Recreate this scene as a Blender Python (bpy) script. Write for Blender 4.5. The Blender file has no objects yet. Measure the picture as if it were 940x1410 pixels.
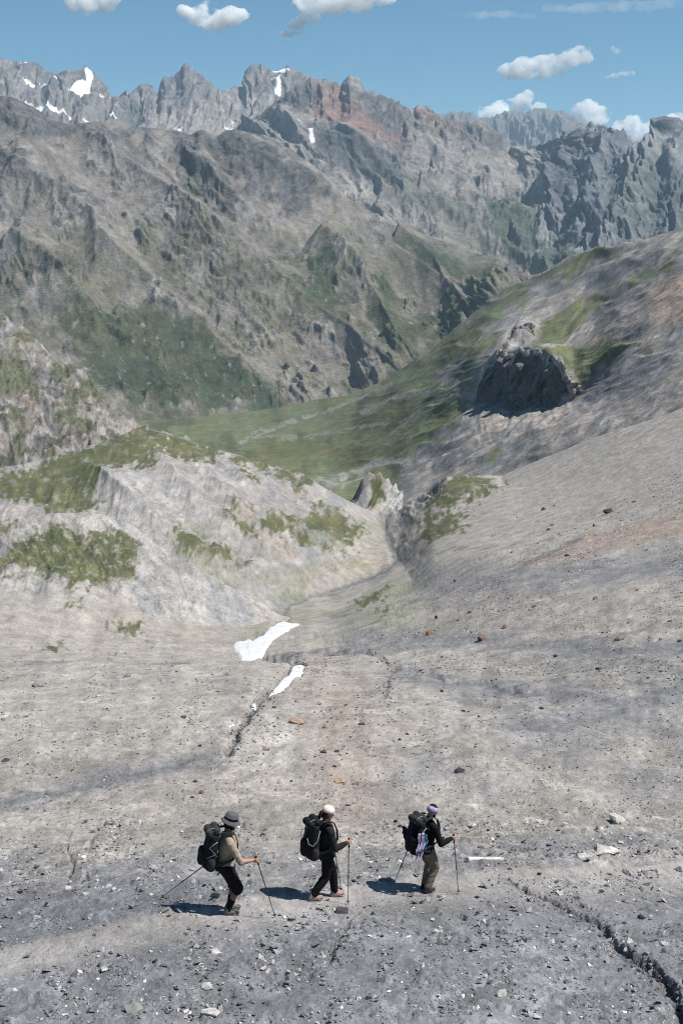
import bpy, bmesh, math, random
import numpy as np
from mathutils import Vector, Matrix
random.seed(7)
rng = np.random.default_rng(11)
C = bpy.context.scene.collection
F32 = np.float32

# ------------------------------------------------------------------ camera model (metres, camera eye at the origin)
FPX = 1850.0                      # focal length in pixels of the 940 x 1410 photograph
CU, CV = 470.0, 705.0
PITCH = math.radians(11.6)        # looking down
CP, SP = math.cos(PITCH), math.sin(PITCH)


def tan_el(v):
    """tangent of the elevation of picture row v in the plane x = 0"""
    a = CV - v
    return (a * CP - FPX * SP) / (FPX * CP + a * SP)


def unproject(u, v, Y):
    a = CV - v
    den = FPX * CP + a * SP
    return (u - CU) / den * Y, Y, (a * CP - FPX * SP) / den * Y


# ------------------------------------------------------------------ noise
def _hash(ix, iy, seed):
    h = (ix.astype(np.int64) * 374761393 + iy.astype(np.int64) * 668265263 + seed * 974634777) & 0x7FFFFFFF
    h = ((h ^ (h >> 13)) * 1274126177) & 0x7FFFFFFF
    return (h ^ (h >> 16)).astype(np.int64)


_ANG = np.linspace(0, 2 * np.pi, 256, endpoint=False)
_GX, _GY = np.cos(_ANG).astype(F32), np.sin(_ANG).astype(F32)


def perlin(x, y, seed=0):
    x = np.asarray(x, dtype=np.float64); y = np.asarray(y, dtype=np.float64)
    x, y = np.broadcast_arrays(x, y)
    x0 = np.floor(x); y0 = np.floor(y)
    fx = (x - x0).astype(F32); fy = (y - y0).astype(F32)
    ix = x0.astype(np.int64); iy = y0.astype(np.int64)

    def g(dx, dy):
        h = _hash(ix + dx, iy + dy, seed) & 255
        return _GX[h] * (fx - dx) + _GY[h] * (fy - dy)
    u = fx * fx * fx * (fx * (fx * 6 - 15) + 10)
    w = fy * fy * fy * (fy * (fy * 6 - 15) + 10)
    a = g(0, 0); b = g(1, 0); c = g(0, 1); d = g(1, 1)
    return (a + u * (b - a) + w * ((c + u * (d - c)) - (a + u * (b - a)))) * 1.5


def fbm(x, y, lam, n, seed=0, gain=0.5, lac=2.03, spacing=None):
    """sum of n octaves from wavelength lam down, in -1..1 roughly; octaves finer than the mesh can carry fade out"""
    out = 0; amp = 1.0; tot = 0
    for i in range(n):
        p = perlin(x / lam + 17.3 * i, y / lam - 9.1 * i, seed + i)
        if spacing is not None:
            p = p * np.clip(lam / spacing / 1.6 - 1, 0, 1)
        out = out + amp * p; tot += amp
        amp *= gain; lam /= lac
    return out / tot * 1.3


def ridged(x, y, lam, n, seed=0, gain=0.55, lac=2.07, spacing=None, sharp=1.0):
    """0..1, crests sharp"""
    out = 0; amp = 1.0; tot = 0; w = 1.0
    for i in range(n):
        p = 1 - np.abs(perlin(x / lam + 31.7 * i, y / lam + 5.3 * i, seed + i)) * 1.25
        p = np.clip(p, 0, 1) ** (1.6 * sharp)
        if spacing is not None:
            f = np.clip(lam / spacing / 1.6 - 1, 0, 1)
            p = p * f + 0.45 * (1 - f)
        out = out + amp * p * w; tot += amp
        w = np.clip(0.35 + p, 0, 1)
        amp *= gain; lam /= lac
    return out / tot


def sstep(a, b, x):
    t = np.clip((x - a) / (b - a), 0, 1)
    return t * t * (3 - 2 * t)


def pchip(xk, yk, x):
    """monotone cubic through (xk, yk): 1-D knots"""
    xk = np.asarray(xk, float); yk = np.asarray(yk, float)
    h = np.diff(xk); dl = np.diff(yk) / h
    m = np.zeros_like(yk)
    if len(xk) > 2:
        p = dl[:-1] * dl[1:]
        hm = 2 * dl[:-1] * dl[1:] / np.where(p > 0, dl[:-1] + dl[1:], 1)
        m[1:-1] = np.where(p > 0, hm, 0)
    m[0] = dl[0]; m[-1] = dl[-1]
    i = np.clip(np.searchsorted(xk, x) - 1, 0, len(xk) - 2)
    t = (x - xk[i]) / h[i]; t = np.where(x < xk[0], (x - xk[0]) / h[0], t)
    h00 = 2 * t**3 - 3 * t**2 + 1; h10 = t**3 - 2 * t**2 + t; h01 = -2 * t**3 + 3 * t**2; h11 = t**3 - t**2
    r = h00 * yk[i] + h10 * h[i] * m[i] + h01 * yk[i + 1] + h11 * h[i] * m[i + 1]
    r = np.where(x < xk[0], yk[0] + dl[0] * (x - xk[0]), r)
    return np.where(x > xk[-1], yk[-1] + dl[-1] * (x - xk[-1]), r)


def pchip_cols(K, k, t):
    """K: (nlines, ncols) values at knots k (nlines); monotone cubic down each column, sampled at t (nrows)"""
    k = np.asarray(k, float)
    h = np.diff(k)[:, None]; dl = np.diff(K, axis=0) / h
    m = np.zeros_like(K)
    p = dl[:-1] * dl[1:]
    m[1:-1] = np.where(p > 0, 2 * p / np.where(p > 0, dl[:-1] + dl[1:], 1), 0)
    m[0] = dl[0]; m[-1] = dl[-1]
    i = np.clip(np.searchsorted(k, t, side='right') - 1, 0, len(k) - 2)
    hh = (k[i + 1] - k[i])[:, None]; s = ((t - k[i]) / (k[i + 1] - k[i]))[:, None]
    return ((2 * s**3 - 3 * s**2 + 1) * K[i] + (s**3 - 2 * s**2 + s) * hh * m[i]
            + (-2 * s**3 + 3 * s**2) * K[i + 1] + (s**3 - s**2) * hh * m[i + 1])


class Sheet:
    """One terrain surface lofted through surveyed lines.  A line is [(u, v, Y)...]: picture column, row, distance ahead (m)."""

    def __init__(self, lines, u, rows, back=()):
        self.u = np.asarray(u, float)
        Vs, Ys = [], []
        for ln in lines:
            a = np.array(ln, float)
            if len(a) > 20:                       # a skyline: straight from summit to notch
                Vs.append(np.interp(self.u, a[:, 0], a[:, 1])); Ys.append(np.interp(self.u, a[:, 0], a[:, 2]))
            elif len(a) == 2 or len(a) == 1:
                Vs.append(np.interp(self.u, a[:, 0], a[:, 1])); Ys.append(np.interp(self.u, a[:, 0], a[:, 2]))
            else:
                Vs.append(pchip(a[:, 0], a[:, 1], self.u)); Ys.append(np.exp(pchip(a[:, 0], np.log(a[:, 2]), self.u)))
        t = [np.array([0.0])]
        for i, n in enumerate(rows):
            t.append(i + np.arange(1, n + 1) / n)
        t = np.concatenate(t)
        k = np.arange(len(lines))
        self.V = pchip_cols(np.array(Vs), k, t)
        self.Y = np.exp(pchip_cols(np.log(np.array(Ys)), k, t))
        self.U = np.broadcast_to(self.u, self.V.shape).copy()
        self.T = np.broadcast_to(t[:, None], self.V.shape).copy()
        x, y, z = unproject(self.U, self.V, self.Y)
        # hidden far side: (dY, dz) steps behind the last line
        bx, by, bz = [], [], []
        for dY, dz in back:
            yy = y[-1] + dY
            bx.append(x[-1] * yy / y[-1]); by.append(yy); bz.append(z[-1] + dz)
        nb = len(back)
        if nb:
            x = np.vstack([x, bx]); y = np.vstack([y, by]); z = np.vstack([z, bz])
            self.U = np.vstack([self.U] + [self.U[-1:]] * nb)
            self.V = np.vstack([self.V] + [self.V[-1:]] * nb)
            self.T = np.vstack([self.T] + [self.T[-1:] + j + 1 for j in range(nb)])
        self.P = np.stack([x, y, z], -1)
        self.nb = nb
        self.frame()

    def frame(self):
        P = self.P
        du = np.gradient(P, axis=1); dv = np.gradient(P, axis=0)
        n = np.cross(du, dv); n /= np.linalg.norm(n, axis=-1, keepdims=True) + 1e-9
        self.N = n
        self.spacing = np.linalg.norm(du, axis=-1)
        self.A = P[..., 0]
        self.B = np.cumsum(np.linalg.norm(dv, axis=-1), axis=0)
        # arc length from a common level, lightly smoothed along the rows
        self.B = self.B - self.B[:1]

    def build(self, name, mat, col, smooth=True):
        h, w = self.P.shape[:2]
        idx = np.arange(h * w, dtype=np.int32).reshape(h, w)
        q = np.stack([idx[:-1, :-1], idx[:-1, 1:], idx[1:, 1:], idx[1:, :-1]], -1).reshape(-1, 4)
        return grid_mesh(name, self.P.reshape(-1, 3), q, mat, col.reshape(-1, col.shape[-1]), smooth)


def grid_mesh(name, P, quads, mat, col=None, smooth=True):
    me = bpy.data.meshes.new(name)
    me.vertices.add(len(P)); me.vertices.foreach_set('co', np.ascontiguousarray(P, F32).ravel())
    nq = len(quads); k = quads.shape[1]
    me.loops.add(nq * k); me.loops.foreach_set('vertex_index', np.ascontiguousarray(quads, np.int32).ravel())
    me.polygons.add(nq); me.polygons.foreach_set('loop_start', np.arange(0, nq * k, k, dtype=np.int32))
    me.polygons.foreach_set('use_smooth', np.full(nq, smooth, bool))
    me.update(calc_edges=True)
    if col is not None:
        at = me.attributes.new('Col', 'FLOAT_COLOR', 'POINT')
        c4 = np.ones((len(P), 4), F32); c4[:, :3] = np.clip(col[:, :3], 0.004, 0.95)
        if col.shape[1] == 4: c4[:, 3] = col[:, 3]
        at.data.foreach_set('color', c4.ravel())
    me.materials.append(mat)
    o = bpy.data.objects.new(name, me); C.objects.link(o)
    return o


def in_poly(U, V, poly):
    """signed distance (px, positive inside) to a polygon in survey coordinates"""
    p = np.array(poly, float); n = len(p)
    x0, y0 = p.min(0) - 45; x1, y1 = p.max(0) + 45
    out = np.full(U.shape, -60.0)
    m = (U > x0) & (U < x1) & (V > y0) & (V < y1)
    if not m.any():
        return out
    X, Yv = U[m], V[m]
    d = np.full(X.shape, 1e9); s = np.zeros(X.shape, bool)
    for i in range(n):
        a, b = p[i], p[(i + 1) % n]
        e = b - a; wx, wy = X - a[0], Yv - a[1]
        t = np.clip((wx * e[0] + wy * e[1]) / (e @ e + 1e-9), 0, 1)
        d = np.minimum(d, (wx - t * e[0])**2 + (wy - t * e[1])**2)
        if a[1] != b[1]:
            c = ((a[1] <= Yv) & (b[1] > Yv)) | ((b[1] <= Yv) & (a[1] > Yv))
            s ^= c & (X < a[0] + (Yv - a[1]) / (b[1] - a[1]) * e[0])
    out[m] = np.where(s, 1, -1) * np.sqrt(d)
    return out


def line_dist(U, V, pts, pad=60):
    """distance (px) to an open polyline, signed: positive on its right-hand side walking along it; and the way along, 0..1"""
    p = np.array(pts, float)
    x0, y0 = p.min(0) - pad; x1, y1 = p.max(0) + pad
    D = np.full(U.shape, 1e3); S = np.ones(U.shape); W = np.zeros(U.shape)
    m = (U > x0) & (U < x1) & (V > y0) & (V < y1)
    X, Yv = U[m], V[m]
    d = np.full(X.shape, 1e6); sg = np.ones(X.shape); al = np.zeros(X.shape)
    for i in range(len(p) - 1):
        a, b = p[i], p[i + 1]; e = b - a
        wx, wy = X - a[0], Yv - a[1]
        t = np.clip((wx * e[0] + wy * e[1]) / (e @ e), 0, 1)
        di = (wx - t * e[0])**2 + (wy - t * e[1])**2
        c = di < d
        d = np.where(c, di, d); sg = np.where(c, np.sign(e[0] * wy - e[1] * wx), sg); al = np.where(c, (i + t) / (len(p) - 1), al)
    D[m] = np.sqrt(d); S[m] = sg; W[m] = al
    return D, S, W


def mix(a, b, f):
    return a + (np.asarray(b, float) - a) * f[..., None]


# ------------------------------------------------------------------ materials
def node(nt, t, **kw):
    n = nt.nodes.new(t)
    for k, v in kw.items():
        if k == 'props':
            for a, b in v.items(): setattr(n, a, b)
        else:
            n.inputs[k].default_value = v
    return n


def ground_material(name, scales, var=0.35, bump=((1.0, 0.3),), rough=0.95, stretch=1.0, cells=()):
    """vertex-colour albedo times world-space noise; scales = wavelengths (m); bump = ((wavelength, height)...)"""
    m = bpy.data.materials.new(name); m.use_nodes = True
    nt = m.node_tree; L = nt.links
    bs = nt.nodes['Principled BSDF']; bs.inputs['Roughness'].default_value = rough
    bs.inputs['Specular IOR Level'].default_value = 0.12
    at = node(nt, 'ShaderNodeAttribute', props={'attribute_name': 'Col'})
    ge = nt.nodes.new('ShaderNodeNewGeometry')
    cur = at.outputs['Color']
    mp = node(nt, 'ShaderNodeMapping', Scale=(1, stretch, 1)); L.new(ge.outputs['Position'], mp.inputs['Vector'])
    for sc in scales:
        nz = node(nt, 'ShaderNodeTexNoise', Scale=1.0 / sc, Detail=5.0, Roughness=0.68)
        L.new(mp.outputs['Vector'], nz.inputs['Vector'])
        mr = node(nt, 'ShaderNodeMapRange', **{'From Min': 0.3, 'From Max': 0.7, 'To Min': 1 - var, 'To Max': 1 + var})
        L.new(nz.outputs['Fac'], mr.inputs['Value'])
        mx = node(nt, 'ShaderNodeVectorMath', props={'operation': 'SCALE'})
        L.new(cur, mx.inputs[0]); L.new(mr.outputs['Result'], mx.inputs['Scale'])
        cur = mx.outputs['Vector']
    for size, lo, hi in cells:                      # single stones: one tone per cell
        vo = node(nt, 'ShaderNodeTexVoronoi', Scale=1.0 / size)
        L.new(mp.outputs['Vector'], vo.inputs['Vector'])
        sx = nt.nodes.new('ShaderNodeSeparateColor'); L.new(vo.outputs['Color'], sx.inputs['Color'])
        one = node(nt, 'ShaderNodeMix', props={'data_type': 'FLOAT'}); one.inputs[2].default_value = 1.0; L.new(at.outputs['Alpha'], one.inputs[0])
        pw = node(nt, 'ShaderNodeMath', props={'operation': 'POWER'}); pw.inputs[1].default_value = 2.2; L.new(sx.outputs['Red'], pw.inputs[0])
        mr = node(nt, 'ShaderNodeMapRange', **{'To Min': lo, 'To Max': hi}); L.new(pw.outputs[0], mr.inputs['Value'])
        mx = node(nt, 'ShaderNodeVectorMath', props={'operation': 'SCALE'})
        L.new(mr.outputs['Result'], one.inputs[3])
        L.new(cur, mx.inputs[0]); L.new(one.outputs[0], mx.inputs['Scale'])
        cur = mx.outputs['Vector']
    prev = None
    for wl, hgt in bump:
        nz = node(nt, 'ShaderNodeTexNoise', Scale=1.0 / wl, Detail=6.0, Roughness=0.7)
        L.new(mp.outputs['Vector'], nz.inputs['Vector'])
        b = node(nt, 'ShaderNodeBump', Strength=1.0, Distance=hgt)
        L.new(nz.outputs['Fac'], b.inputs['Height'])
        if prev is not None: L.new(prev, b.inputs['Normal'])
        prev = b.outputs['Normal']
    if prev is not None: L.new(prev, bs.inputs['Normal'])
    L.new(cur, bs.inputs['Base Color'])
    return m


def plain(name, col, rough=0.8, var=0.15, scale=30.0, bump=0.0, spec=0.06):
    m = bpy.data.materials.new(name); m.use_nodes = True
    nt = m.node_tree; L = nt.links; bs = nt.nodes['Principled BSDF']
    bs.inputs['Roughness'].default_value = rough; bs.inputs['Specular IOR Level'].default_value = spec
    tc = nt.nodes.new('ShaderNodeTexCoord')
    nz = node(nt, 'ShaderNodeTexNoise', Scale=scale, Detail=4.0)
    L.new(tc.outputs['Object'], nz.inputs['Vector'])
    rp = nt.nodes.new('ShaderNodeValToRGB')
    rp.color_ramp.elements[0].position = 0.3; rp.color_ramp.elements[1].position = 0.7
    rp.color_ramp.elements[0].color = tuple(c * (1 - var) for c in col) + (1,)
    rp.color_ramp.elements[1].color = tuple(min(1, c * (1 + var)) for c in col) + (1,)
    L.new(nz.outputs['Fac'], rp.inputs['Fac']); L.new(rp.outputs['Color'], bs.inputs['Base Color'])
    if bump:
        b = node(nt, 'ShaderNodeBump', Strength=1.0, Distance=bump)
        L.new(nz.outputs['Fac'], b.inputs['Height']); L.new(b.outputs['Normal'], bs.inputs['Normal'])
    return m


def tag(o, label=None, cat=None, group=None, kind=None):
    if label: o['label'] = label
    if cat: o['category'] = cat
    if group: o['group'] = group
    if kind: o['kind'] = kind
    return o
# ================================================================== THE LAND
def ucols(a, b, step, ea, eb, estep):
    """columns: dense between a and b, coarse out to ea and eb"""
    return np.unique(np.concatenate([np.arange(ea, a, estep), np.arange(a, b + step, step), np.arange(b + step, eb + 1, estep)]))


def ribs(U, V, lines, w, jit=0.0):
    """sum of crests along polylines: steep on the left-hand side, long on the right"""
    out = np.zeros(U.shape)
    for pts in lines:
        D, S, W = line_dist(U + jit, V + 0.5 * jit, pts, 4 * w)
        e = np.exp(-D / np.where(S > 0, 0.8 * w, 1.3 * w)) * sstep(0, 0.08, W) * (1 - 0.6 * W)
        out = np.maximum(out, e)
    return out


def crisp(a, b, lam, seed, st=0.35):
    """thin dark joints (negative) and pale ledges (positive), stretched along b"""
    q = ridged(a, b * st, lam, 4, seed, 0.62)
    return sstep(0.45, 0.22, q) - 1.3 * sstep(0.66, 0.88, q)


# ---- palettes (linear albedo)
SCREE = np.array([0.292, 0.271, 0.249]); SLATE = np.array([0.172, 0.176, 0.188]); PALE = np.array([0.352, 0.343, 0.330])
GRASS = np.array([0.074, 0.086, 0.042]); DGRASS = np.array([0.045, 0.057, 0.034]); RUST = np.array([0.30, 0.205, 0.155])
DARK = np.array([0.075, 0.078, 0.085]); ROCK = np.array([0.155, 0.145, 0.135]); SNOW = np.array([0.82, 0.83, 0.85])

# ---------------------------------------------------------------- near ground: slope under the hikers, scree bowl, left spur
near_lines = [
    [(-600, 1700, 9.0), (470, 1750, 9.3), (1540, 1720, 9.5)],
    [(-600, 1440, 13.2), (0, 1425, 13.6), (470, 1422, 13.8), (940, 1425, 14.2), (1540, 1420, 15)],
    [(-600, 1400, 14.6), (0, 1342, 15.8), (200, 1290, 16.9), (430, 1250, 18.6), (600, 1227, 20.0), (760, 1207, 21.4), (940, 1195, 22.8), (1540, 1150, 26)],
    [(-600, 1360, 15.4), (0, 1308, 16.5), (200, 1264, 17.5), (430, 1228, 19.25), (600, 1206, 20.6), (760, 1188, 22.0), (940, 1178, 23.4), (1540, 1135, 26.6)],
    [(-600, 1120, 30), (0, 1105, 31), (470, 1100, 30), (700, 1090, 31), (940, 1075, 33), (1540, 1020, 36)],
    [(-600, 1010, 45), (0, 1002, 46), (470, 1000, 45), (700, 995, 46), (940, 965, 48), (1540, 900, 50)],
    [(-600, 930, 75), (0, 945, 68), (300, 950, 66), (470, 950, 65), (700, 940, 65), (940, 895, 66), (1540, 800, 62)],
    [(-600, 880, 115), (0, 903, 105), (300, 908, 108), (380, 908, 112), (540, 900, 108), (700, 880, 98), (940, 840, 88), (1540, 720, 80)],
    [(-600, 850, 150), (0, 875, 135), (150, 880, 148), (300, 882, 165), (380, 862, 190), (420, 853, 205), (540, 845, 165), (700, 800, 140), (940, 765, 125), (1540, 620, 100)],
    [(-600, 760, 190), (0, 795, 172), (190, 805, 192), (300, 830, 208), (380, 840, 230), (470, 812, 275), (540, 778, 300), (560, 772, 290), (600, 748, 265), (700, 735, 225), (940, 682, 180), (1540, 520, 130)],
    [(-600, 690, 250), (0, 712, 228), (100, 700, 238), (190, 690, 250), (300, 700, 272), (400, 722, 300), (480, 738, 335), (525, 752, 345), (545, 750, 342), (570, 722, 345), (640, 695, 335), (700, 690, 305), (940, 622, 255), (1540, 440, 170)],
    [(-600, 640, 310), (0, 643, 285), (90, 625, 298), (150, 605, 312), (190, 588, 325), (230, 597, 330), (300, 618, 345), (360, 634, 362), (420, 652, 385), (440, 668, 395), (480, 690, 415), (510, 702, 440), (530, 704, 460), (555, 690, 450), (585, 672, 440), (615, 655, 425), (650, 654, 415), (690, 654, 410), (760, 625, 385), (850, 592, 355), (940, 562, 330), (1540, 380, 210)],
]
near_lines = [[(u, v, Y * 1.14) for u, v, Y in ln] for ln in near_lines]
near = Sheet(near_lines, ucols(-40, 980, 1.25, -600, 1540, 9.0), [16, 170, 30, 110, 110, 75, 55, 45, 60, 60, 70],
             back=((6, -3), (18, -11), (45, -24), (100, -48)))


SNOW_PATCHES = [
    [(318, 887), (332, 882), (348, 880), (362, 873), (374, 863), (382, 855), (390, 853), (402, 857), (414, 859), (409, 866), (392, 873), (378, 880), (366, 889), (358, 898), (346, 902), (333, 902), (327, 896)],
    [(366, 959), (378, 947), (390, 938), (395, 929), (402, 921), (412, 918), (420, 920), (418, 928), (408, 938), (398, 949), (384, 956)],
    [(374, 848), (380, 846), (384, 852), (377, 854)], [(344, 976), (354, 974), (353, 981), (345, 981)], [(314, 1002), (326, 998), (324, 1003), (316, 1006)]]


def snow_mask(U, V):
    m = np.full(U.shape, -60.0)
    for p in SNOW_PATCHES: m = np.maximum(m, in_poly(U, V, p))
    return m


def shape_near(s):
    U, V, Y = s.U, s.V, s.P[..., 1]
    x, y = s.P[..., 0], s.P[..., 1]
    sp = s.spacing
    vis = s.T <= len(near_lines) - 1
    # survey masks ---------------------------------------------------
    wob = fbm(x, y, 14, 4, 50) * 10 + fbm(U, V, 26, 3, 51) * 7
    wobv = fbm(x + 99, y, 14, 4, 60) * 6 + fbm(U + 300, V, 20, 3, 61) * 6
    path = sstep(1.55, 1.9, s.T) * (1 - sstep(2.9 + 0.0, 3.02, s.T))
    hill = sstep(8.3, 9.4, s.T) * sstep(560, 430, U)                     # the eroded left spur
    knoll = in_poly(U, V, [(560, 712), (600, 668), (640, 648), (690, 654), (700, 676), (650, 700), (600, 720), (575, 740)])
    # relief -----------------------------------------------------------
    far = np.clip(Y / 60, 0.0, 1)
    h = fbm(x, y, 22, 9, 1, 0.46, spacing=sp) * (0.25 + 0.30 * far)
    h += fbm(x, y, 2.6, 7, 2, 0.55, spacing=sp) * 0.16 * (1 - 0.8 * path) * np.clip(Y / 20, 0.6, 1.4)
    h += fbm(x, y, 90, 3, 3) * 0.9 * far
    lump = np.clip(fbm(x, y, 0.55, 4, 7, 0.6, spacing=sp), 0, 1) * sstep(45, 22, Y)
    h += 0.10 * lump * (1 - path)
    # slabs: low ledges running across the slope
    sl = (y * 0.9 + x * 0.35 + fbm(x, y, 3.0, 3, 8) * 1.5)
    saw = (sl / 1.15) % 1.0
    ledge = sstep(0.0, 0.8, saw) * (1 - sstep(0.86, 1.0, saw))
    h += (ledge - 0.4) * 0.07 * np.clip(fbm(x, y, 5, 3, 9) + 0.25, 0, 1) * (1 - path) * sstep(60, 25, Y)
    # erosion of the spur: runnels down its face
    run = ridged(U + 0.55 * (V - 700) + 14 * perlin(U / 60, V / 60, 5), V * 0.30, 85, 5, 12, 0.6, spacing=1.6)
    h += hill * (run - 0.5) * 1.9 * sstep(11.0, 10.3, s.T)
    h += hill * (ridged(x, y, 34, 6, 13, spacing=sp) - 0.5) * 1.4 * sstep(11.0, 10.2, s.T)
    rbn = ribs(U, V, [[(300, 618), (335, 668), (385, 715), (440, 735), (490, 748)], [(190, 590), (225, 640), (270, 690), (335, 735), (400, 775)], [(250, 604), (280, 650), (330, 700), (380, 740)], [(410, 652), (440, 690), (480, 720), (510, 742)], [(100, 625), (150, 670), (220, 720), (290, 770)]], 15, 6 * perlin(U / 30, V / 30, 6))
    h += hill * (rbn - 0.25) * 4.6 * sstep(11.0, 10.2, s.T)
    # small cross ridges inside the bowl
    h += sstep(3.3, 5, s.T) * sstep(9.5, 6, s.T) * fbm(U * 0.25, V, 26, 4, 15) * 0.3 * far
    # foreground gully with an undercut right-hand bank
    D, S, W = line_dist(U, V, [(690, 1208), (720, 1224), (755, 1238), (790, 1254), (820, 1268), (836, 1288), (848, 1312), (866, 1330), (892, 1345), (915, 1366), (932, 1392), (945, 1430)])
    wd = (1.6 + 3.6 * W) * (1 + 0.5 * perlin(U / 9, V / 9, 70)); Dj = D + 5 * perlin(U / 24, V / 14, 71) + 2 * perlin(U / 9, V / 6, 72)
    left = np.where(S > 0, 1.0, 0.0)
    g = np.where(left > 0, np.exp(-(Dj / (wd * 2.2))**2), np.exp(-(np.clip(Dj, 0, None) / (wd * 0.55))**4))
    gul = g
    h -= gul * np.clip(0.55 + 1.1 * perlin(W * 9, W * 0 + .5, 78), 0.5, 1.25) * (0.08 + 0.13 * W) * (1 + 0.35 * perlin(U / 14, V / 14, 73))
    h += np.where(left > 0, 0, 1) * np.exp(-((D - wd) / (wd * 2.5))**2) * 0.10 * W
    for pts, dep, w in (([(632, 1268), (655, 1280), (680, 1288), (700, 1296), (722, 1300)], 0.16, 3.0),
                        ([(300, 1392), (318, 1378), (340, 1368), (392, 1352)], 0.12, 2.6),
                        ([(440, 1350), (455, 1330), (470, 1300), (490, 1265)], 0.12, 4.0),
                        ([(620, 1168), (690, 1171), (780, 1168), (940, 1168)], 0.15, 1.7),
                        ([(92, 1215), (100, 1180), (88, 1150), (110, 1120)], 0.12, 2.2),
                        ([(120, 1210), (118, 1175), (128, 1140)], 0.12, 2.0)):
        D, S, W = line_dist(U, V, pts)
        Dj = D + 3 * perlin(U / 9, V / 7, 75) + 1 * perlin(U / 4, V / 4, 76)
        k = np.exp(-(Dj / w)**2) * np.clip(0.4 + perlin(U / 16, V / 16, 77) * 1.4, 0, 1)
        h -= dep * k
        gul = np.maximum(gul, 0.8 * k)
    # the melt stream's bed
    bed = np.zeros_like(U)
    for pts, dep, w in (([(312, 1034), (326, 1012), (345, 985), (360, 965), (388, 940), (412, 918), (404, 906), (372, 897), (350, 888), (372, 868), (392, 852), (388, 838), (398, 828), (430, 818), (470, 806), (512, 792), (538, 778), (546, 768), (534, 742), (528, 722), (524, 706)], 1.5, 5.5),
                        ([(372, 897), (420, 893), (498, 893), (524, 906), (542, 920), (534, 940), (531, 962)], 0.35, 3.0),
                        ([(542, 920), (600, 932), (660, 945), (720, 960)], 0.5, 4.0),
                        ([(0, 1108), (120, 1080), (210, 1060), (300, 1036)], 0.35, 7.0)):
        D, S, W = line_dist(U, V, pts)
        Dj = D + 4 * perlin(U / 14, V / 12, 80) + 1.2 * perlin(U / 6, V / 5, 81)
        k = np.exp(-(Dj / w)**2)
        bed = np.maximum(bed, k * (1.0 if dep > 0.6 else 0.7 if dep == 0.35 and w == 3.0 else 0.45))
        h -= 0.5 * dep * k * np.clip(Y / 120, 0.25, 1.6)
    # ravine: steep dark right wall
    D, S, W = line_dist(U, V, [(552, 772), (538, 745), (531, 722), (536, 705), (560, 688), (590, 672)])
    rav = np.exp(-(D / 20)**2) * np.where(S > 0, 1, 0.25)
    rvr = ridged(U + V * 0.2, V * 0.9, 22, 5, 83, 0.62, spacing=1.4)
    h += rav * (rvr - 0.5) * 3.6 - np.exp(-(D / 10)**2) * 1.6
    h += sstep(0, 25, knoll) * 1.5
    calm = sstep(-12, 10, in_poly(U, V, [(340, 860), (375, 800), (330, 770), (420, 745), (490, 730), (520, 690), (545, 690), (552, 740), (575, 775), (520, 830), (450, 862)]))
    h = h * (1 - 0.8 * calm) - 0.35 * bed * calm
    snow = snow_mask(U, V)
    flat = sstep(-3, 4, snow)
    h = h * (1 - flat) + flat * (fbm(x, y, 22, 3, 1, 0.46) * 0.55 + fbm(x, y, 90, 3, 3) * 0.9 * far)
    h = np.where(vis, h, h * 0.5)
    s.P[..., 2] += h
    # colour -----------------------------------------------------------
    n1 = fbm(x, y, 40, 6, 100, 0.6); n2 = fbm(x, y, 6, 6, 101, 0.62); n3 = fbm(U, V * 2.2, 120, 5, 102); n4 = fbm(x, y, 1.2, 5, 103, 0.65)
    c = np.broadcast_to(SCREE, U.shape + (3,)).copy()
    # grey-blue slate near and on the right, warm tan in the bowl's left and middle
    sl = sstep(1130, 1240, V + 45 * n3 + 18 * n2)
    sl = np.maximum(sl, 0.55 * sstep(-0.1, 0.35, n3 * 0.8 + (U - 640) / 900 + 0.25 * n2) * sstep(880, 930, V) * sstep(1150, 1060, V))
    for pts, w in (([(940, 960), (860, 985), (780, 1000), (700, 1005)], 26), ([(560, 930), (640, 945), (760, 965), (880, 985)], 20), ([(600, 800), (760, 790), (940, 775)], 22), ([(480, 880), (600, 878), (760, 890), (940, 900)], 16), ([(0, 1105), (150, 1075), (300, 1040)], 14), ([(560, 1170), (700, 1160), (940, 1150)], 16)):
        D, S, W = line_dist(U, V, pts, 120)
        sl = np.maximum(sl, 0.85 * np.exp(-((D + 14 * n2) / w)**2))
    c = mix(c, SLATE, np.clip(sl, 0, 1))
    c = mix(c, PALE * [0.98, 0.95, 0.92], 0.55 * sstep(-0.1, 0.5, n1 + 0.5 * n2) * (1 - sl) * sstep(1180, 1000, V))
    c = mix(c, RUST, 0.30 * np.clip(sstep(0.15, 0.6, n1 + 0.4 * n4) * sstep(560, 700, U), 0, 1) * sstep(1000, 860, V))
    D, S, W = line_dist(U, V, [(470, 960), (455, 1010), (470, 1060), (480, 1090)], 90)
    c = mix(c, RUST * 1.15, 0.22 * np.exp(-((D + 22 * n2) / 36)**2))
    rr = in_poly(U + wob, V + wobv * 0.5, [(720, 778), (790, 745), (860, 722), (940, 700), (1100, 650), (1100, 700), (940, 740), (860, 756), (780, 772)])
    c = mix(c, RUST * 0.92, 0.7 * sstep(-4, 6, rr) * sstep(-0.5, 0.4, n4))
    # spur: pale chalky rock with dark cracks
    c = mix(c, PALE * [1, 0.985, 0.97], hill * np.clip(0.0 + 0.9 * n1 + 0.7 * n2, 0, 0.85))
    ck = ridged(U * 0.8 + V * 0.9 + 14 * n2, (U - V) * 0.35, 60, 5, 116, 0.6)
    c = mix(c, DARK * 1.8, hill * 0.7 * sstep(0.80, 0.93, ck))
    c = mix(c, SLATE * 1.15, hill * 0.75 * sstep(0.0, 0.6, fbm(U + 0.5 * V, V * 0.35, 60, 5, 110)))
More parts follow.
